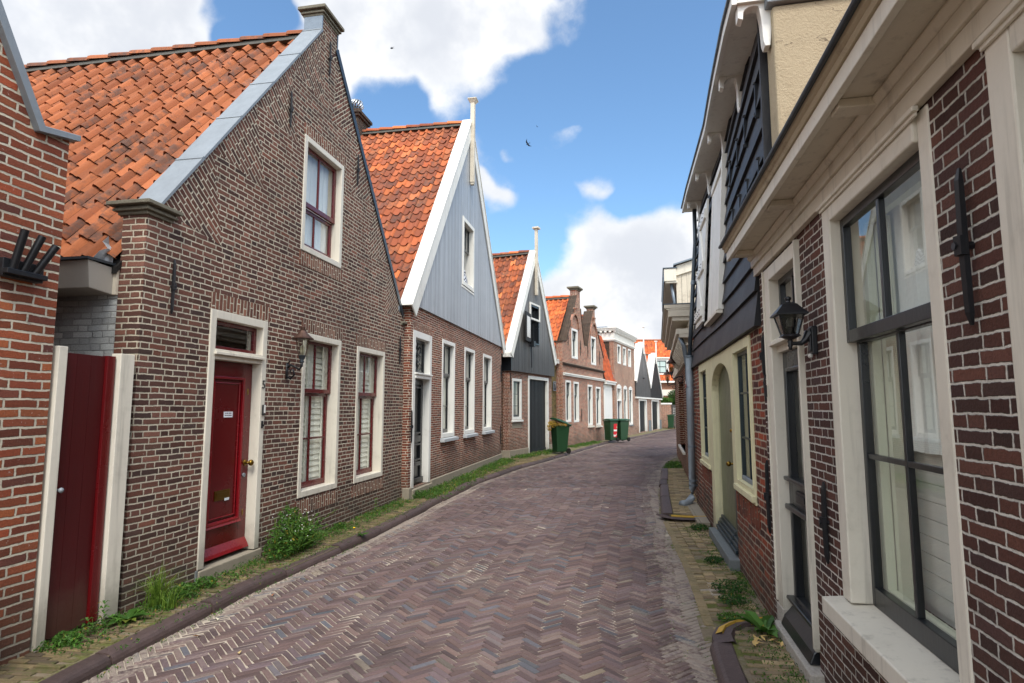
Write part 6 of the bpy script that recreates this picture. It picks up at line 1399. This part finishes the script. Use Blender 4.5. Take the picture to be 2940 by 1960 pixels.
# ================================================================== PLANTS AND BIRDS
def plant(name, loc, label, cat, parts, group=None):
    t = empty(name, loc, 0, label, cat, group)
    for nm, mb, m in parts: mb.build(nm, m, t)
    return t
F1 = p1.at
mb = MB()
for c, rd, n in (((0, 0, .22), (.25, .16, .24), 900), ((.22, -.02, .16), (.22, .15, .17), 600), ((-.2, -.02, .12), (.18, .14, .13), 420), ((.05, .06, .42), (.14, .1, .14), 260), ((.36, .1, .1), (.16, .12, .1), 250)): leaves(mb, c, rd, n, .042, rp, .5)
sm = MB()
for _ in range(40): a = Vector((rp.uniform(-.2, .3), rp.uniform(-.08, .08), 0)); sm.tube([a, a + Vector((rp.gauss(0, .06), rp.gauss(0, .05), rp.uniform(.2, .5)))], .003, 4)
for _ in range(26):
    a = Vector((rp.uniform(-.28, .42), rp.uniform(-.12, .1), rp.uniform(.02, .35))); d = Vector((rp.gauss(0, .5), rp.gauss(-.2, .4), rp.uniform(.1, .9))).normalized(); L = rp.uniform(.15, .32)
    sm.tube([a, a + d * L], .002, 4)
    for k in range(9): q = a + d * L * (k + 1) / 9; leaves(mb, tuple(q), (.018, .018, .012), 2, .035, rp, .5)
fl = MB()
for _ in range(70): fl.ball((rp.gauss(.05, .18), rp.gauss(0, .1), rp.uniform(.2, .52)), .006, 5)
s_ = plant('wild_shrub', tuple(F1(2.12, -.22, 0)), 'bushy weed with tiny pale flowers growing beside the red front door', 'shrub', [('foliage', mb, leafg), ('stems', sm, grassm), ('flowers', fl, white)]); s_.rotation_euler.z = p1.rz; s_.scale = (1.3, 1.15, .92)
mb = MB(); blades(mb, (0, 0, 0), 130, .46, .12, rp, .0055, .9); blades(mb, (.12, -.03, 0), 60, .3, .1, rp, .005, 1)
t = plant('grass_tuft', tuple(F1(.22, -.14, 0)), 'long arching grass tuft against the corner of the brown brick house', 'grass tuft', [('blades', mb, grassm)])
def weed(u, y, nm, lab, kind, sz, pl=p1):
    mb = MB()
    if kind == 'r': rosette(mb, (0, 0, 0), 13, sz, rp)
    elif kind == 'n':
        st = MB()
        for z in [k * .035 for k in range(int(sz / .035))]:
            for k in range(4): a = k * 1.57 + z * 22; d = Vector((math.cos(a), math.sin(a), 0)); s = Vector((-d.y, d.x, 0)) * .011; l = .075 * (1 - .5 * z / sz); b0 = Vector((0, 0, z)); mb.rt(rp); mb.face([b0, b0 + d * l * .5 - s + Vector((0, 0, .02)), b0 + d * l + Vector((0, 0, .01)), b0 + d * l * .5 + s + Vector((0, 0, .02))])
    else: leaves(mb, (0, 0, sz * .4), (sz, sz * .7, sz * .45), int(2600 * sz), .035, rp, .6)
    return plant(nm, tuple(pl.at(u, y, 0)), lab, 'weed', [('leaves', mb, leafg if kind != 'd' else leafd)])
weed(-.10, -.16, 'dandelion', 'broad dandelion rosette at the foot of the right cream gate post', 'r', .19)
weed(-.27, -.10, 'nettle_weed', 'upright narrow-leaved weed in front of the dark red gate, right of its middle', 'n', .22)
weed(-.43, -.12, 'nettle_weed', 'short upright weed in front of the middle of the dark red gate', 'n', .15)
weed(-.58, -.12, 'low_weed', 'low leafy weed by the left foot of the dark red gate', 'l', .10)
weed(.52, -.16, 'low_weed', 'leafy weed clump right of the long grass tuft', 'l', .13)
weed(.80, -.15, 'low_weed', 'leafy clump left of the red door step', 'l', .11)
weed(3.55, -.12, 'low_weed', 'small weed clump below the pier between the two red-sashed windows', 'l', .09)
weed(4.75, -.12, 'nettle_weed', 'single upright nettle below the right red-sashed window', 'n', .26)
weed(.15, -.14, 'low_weed', 'bushy blue-green tuft by the black door of the grey gable house', 'l', .17, p2)
weed(3.15, -.62, 'dandelion', 'small dandelion beside the kerb right of the bushy weed', 'r', .09)
mb = MB(); mb.ball((0, 0, .07), .016, 8, (1, 1, .6)); sm = MB(); sm.tube([(0, 0, 0), (.005, 0, .035), (0, 0, .07)], .002, 4)
plant('dandelion_flower', tuple(F1(3.28, -.45, 0)), 'single bright yellow dandelion flower on the left pavement', 'flower', [('petals', mb, yf), ('stalk', sm, grassm)])
# right-hand pavement
Q = q1.at
def weedr(u, y, nm, lab, kind, sz, m=None):
    mb = MB()
    if kind == 'r': rosette(mb, (0, 0, 0), 15, sz, rp, .7)
    else: leaves(mb, (0, 0, sz * .3), (sz, sz * .8, sz * .32), int(2600 * sz), .03, rp, .6)
    return plant(nm, tuple(Q(u, y, 0.0)), lab, 'weed', [('leaves', mb, m or leafd)])
x_ = weedr(-.12, -.17, 'dandelion', 'large upright dandelion by the granite doorstep of the black door', 'r', .20, leafg); x_.location.z = .06
weedr(1.05, -.22, 'low_weed', 'dark green weed patch by the wall left of the black door', 'l', .17)
weedr(.70, -.25, 'low_weed', 'leafy patch nearest the yellow-painted kerb end', 'l', .12)
weedr(.28, -.34, 'low_weed', 'weed tuft growing right behind the yellow kerb paint', 'l', .10, leafg)
weedr(2.1, -.22, 'low_weed', 'small weed in front of the blue doorstep', 'l', .10)
weedr(3.85, -.18, 'low_weed', 'round dark weed cushion at the end of the far pavement island', 'l', .13)
dl = MB()
for _ in range(14): dl.rt(rp); p = Vector((rp.gauss(0, .07), rp.gauss(0, .05), .01)); a = rp.uniform(0, 6); d = Vector((math.cos(a), math.sin(a), .2)) * .035; s = Vector((-math.sin(a), math.cos(a), .1)) * .012; dl.face([p - d, p + s, p + d, p - s])
tag(dl.build('dry_leaves', plain('dry_leaf', 'c8a86a', .8, .3, 20)), 'curled dry yellow leaves beside the big dandelion at the granite step', 'leaves', kind='stuff').location = tuple(Q(-.28, -.22, .065))
# uncountable weeds and moss along both pavements
mb = MB(); gr_ = MB()
def along_wall(pl, u0, u1, y0, y1, n, mbx, size=.03, hgt=.05, clump=1.4):
    for _ in range(n):
        u = rp.uniform(u0, u1); dens_ = .5 + .5 * math.sin(u * clump * 3.1) * math.sin(u * clump * 1.3 + 1)
        if rp.random() > .25 + dens_ * .75: continue
        y = y0 + (y1 - y0) * rp.random() ** 1.6; p = pl.at(u, -y, 0); leaves(mbx, (p.x, p.y, hgt * .3), (.045, .045, hgt * rp.uniform(.3, .9)), 5, size, rp, .7)
along_wall(p1, -.75, 6.2, .03, .30, 2000, mb, .028, .06); along_wall(p1, -.75, 6.2, .25, .62, 500, mb, .022, .02)
along_wall(p2, .0, 8.3, .05, .45, 2300, mb, .035, .10, .6); along_wall(p2, 0, 8.3, .3, .65, 700, mb, .03, .04)
along_wall(p3, .0, 4.3, .05, .6, 1100, mb, .04, .09); along_wall(p4, .8, 5.2, .05, .55, 900, mb, .045, .08)
for _ in range(130): p = p2.at(rp.uniform(.2, 8.2), -rp.uniform(.08, .5), 0); blades(gr_, (p.x, p.y, 0), 7, .13, .06, rp, .004, .8)
for _ in range(60): p = p3.at(rp.uniform(0, 4.3), -rp.uniform(.08, .5), 0); blades(gr_, (p.x, p.y, 0), 7, .15, .06, rp, .005, .8)
for _ in range(40): p = p1.at(rp.uniform(-.7, 6), -rp.uniform(.04, .2), 0); blades(gr_, (p.x, p.y, 0), 5, .10, .05, rp, .003, .8)
tag(mb.build('wall_foot_weeds', leafg), 'strip of small weeds growing between the left houses and the kerb', 'weeds', kind='stuff')
tag(gr_.build('wall_foot_grass', grassm), 'thin grass blades growing along the foot of the left houses', 'grass', kind='stuff')
mb = MB()
for _ in range(900):
    y = rp.uniform(4.7, 9.2); a, b = kr(y) + .25, wr(y) - .02; x = b - (b - a) * rp.random() ** 1.5
    if math.sin(x * 9 + y * 3) + math.sin(y * 5.1 - x * 4) < -.3 + .9 * (b - x): continue
    leaves(mb, (x, y, .008), (.035, .035, .012), 5, .018, rp, .8)
for _ in range(260):
    y = rp.uniform(3.4, 4.6); a, b = kr(y) + .2, wr(y) - .02; x = b - (b - a) * rp.random() ** 1.4; leaves(mb, (x, y, .065), (.035, .035, .012), 4, .018, rp, .8)
for _ in range(200): y = rp.uniform(16.2, 18.2); x = rp.uniform(kr(y) + .05, max(kr(y) + .1, wr(y))); leaves(mb, (x, y, .03), (.1, .1, .05), 6, .05, rp, .8)
for _ in range(90): y = rp.uniform(3.2, 8); x = kl(y) + rp.uniform(.01, .07); leaves(mb, (x, y, road_z(x, y) + .01), (.03, .03, .015), 5, .018, rp, .8)
for _ in range(60): y = rp.uniform(4.2, 9); x = kr(y) - rp.uniform(.0, .5) ** 1.5; leaves(mb, (x, y, road_z(x, y) + .005), (.03, .03, .008), 5, .014, rp, .8)
tag(mb.build('crevice_weeds', leafg), 'tiny green weeds growing in the joints of the street and right pavement', 'weeds', kind='stuff')
# litter leaves by the kerb
for k, (x, y, c) in enumerate([(-2.38, 4.75, 'b98a5a'), (-2.2, 5.75, 'a8663a'), (-2.05, 6.2, 'c8b48a'), (-1.9, 4.4, 'b8a070'), (-2.42, 5.15, 'c9c2a8')]):
    mb = MB(); a = rp.uniform(0, 6); d = Vector((math.cos(a), math.sin(a), .1)) * .035; s = Vector((-math.sin(a), math.cos(a), .25)) * .014; mb.face([-d, s + Vector((0, 0, .012)), d, -s + Vector((0, 0, .004))]); mb.f.append(mb.f[0][::-1])
    o = mb.build('fallen_leaf', plain('fallen_leaf%d' % k, c, .8, .2, 20)); o.location = (x, y, road_z(x, y) + .01)
    tag(o, 'small dry fallen leaf lying beside the left kerb', 'leaf', 'fallen leaves by the left kerb')

# shrubs above the far garden wall
for i, (x, y, z, rd, n, m, lab, nm) in enumerate([(12.3, 49.6, 2.3, (.8, .5, .5), 2600, leafg, 'pale green bush showing over the white-capped far garden wall', 'garden_bush'), (13.9, 50.6, 2.5, (1.1, .8, 1.0), 7000, leafd, 'dark green garden tree behind the slat fence at the bend', 'garden_tree')]):
    t = empty(nm, (x, y, 0), 0, lab, 'tree' if i else 'bush'); mb = MB()
    for k in range(7): o = Vector((rp.gauss(0, rd[0] * .4), rp.gauss(0, rd[1] * .4), z + rp.gauss(0, rd[2] * .35))); leaves(mb, o, (rd[0] * .5, rd[1] * .5, rd[2] * .45), n // 7, .13, rp)
    mb.build('crown', m, t); mb = MB(); mb.tube([(0, 0, 0), (.05, 0, z * .6), (0, .05, z)], [.09, .06, .03], 7)
    for k in range(5): a = k * 1.3; mb.tube([(.03, 0, z * .5), (math.cos(a) * rd[0] * .6, math.sin(a) * rd[1] * .6, z + .2)], [.035, .012], 5)
    mb.build('trunk', BR4D if False else plain('bark%d' % i, '4a3c30', .9, .3), t)

# swallows
birdm = plain('bird_plumage', '1d2430', .7, .1)
def bird(px, py, dist, ang, roll, label, wing=1.0):
    p = Vector((0, 0, 1.65)) + pixdir(px, py) * dist
    t = empty('swallow', p, 0, label, 'bird', 'swallows in the sky'); t.rotation_euler = (R(roll), R(18), R(ang))
    mb = MB(); mb.tube([(-.10, 0, 0), (-.06, 0, .0), (0, 0, .004), (.05, 0, 0), (.085, 0, .005), (.10, 0, .005)], [.006, .016, .02, .017, .012, .003], 8)
    for s in (-1, 1): mb.prism([(-.09, s * .004), (-.09, s * .014), (-.17, s * .035), (-.14, s * .012)], -.003, .003, 'z')
    mb.build('body', birdm, t, smooth=True)
    for s in (-1, 1):
        mb = MB(); pl_ = [(.035, .012), (.05, .09), (.02, .16), (-.10, .25 * wing), (-.04, .14), (-.035, .012)]
        top = [mb.vert((x, s * y, .004 + abs(y) * .35)) for x, y in pl_]; bot = [mb.vert((x, s * y, -.002 + abs(y) * .35)) for x, y in pl_]
        for i in range(1, 5): mb.f.append([top[0], top[i], top[i + 1]]); mb.f.append([bot[0], bot[i + 1], bot[i]])
        for i in range(6): mb.f.append([top[i], bot[i], bot[(i + 1) % 6], top[(i + 1) % 6]])
        mb.build('wing', birdm, t)
bird(1515, 413, 34, 150, 40, 'swallow with both wings spread, right of the tall white finial')
bird(1125, 139, 40, 200, -30, 'swallow against the white cloud above the brown gable')
bird(1542, 363, 110, 120, 30, 'tiniest swallow, a speck above the right-hand one')

# ------------------------------------------------------------------ render settings
sc.render.engine = 'CYCLES'
sc.cycles.max_bounces = 6; sc.cycles.transparent_max_bounces = 12
sc.cycles.use_denoising = True
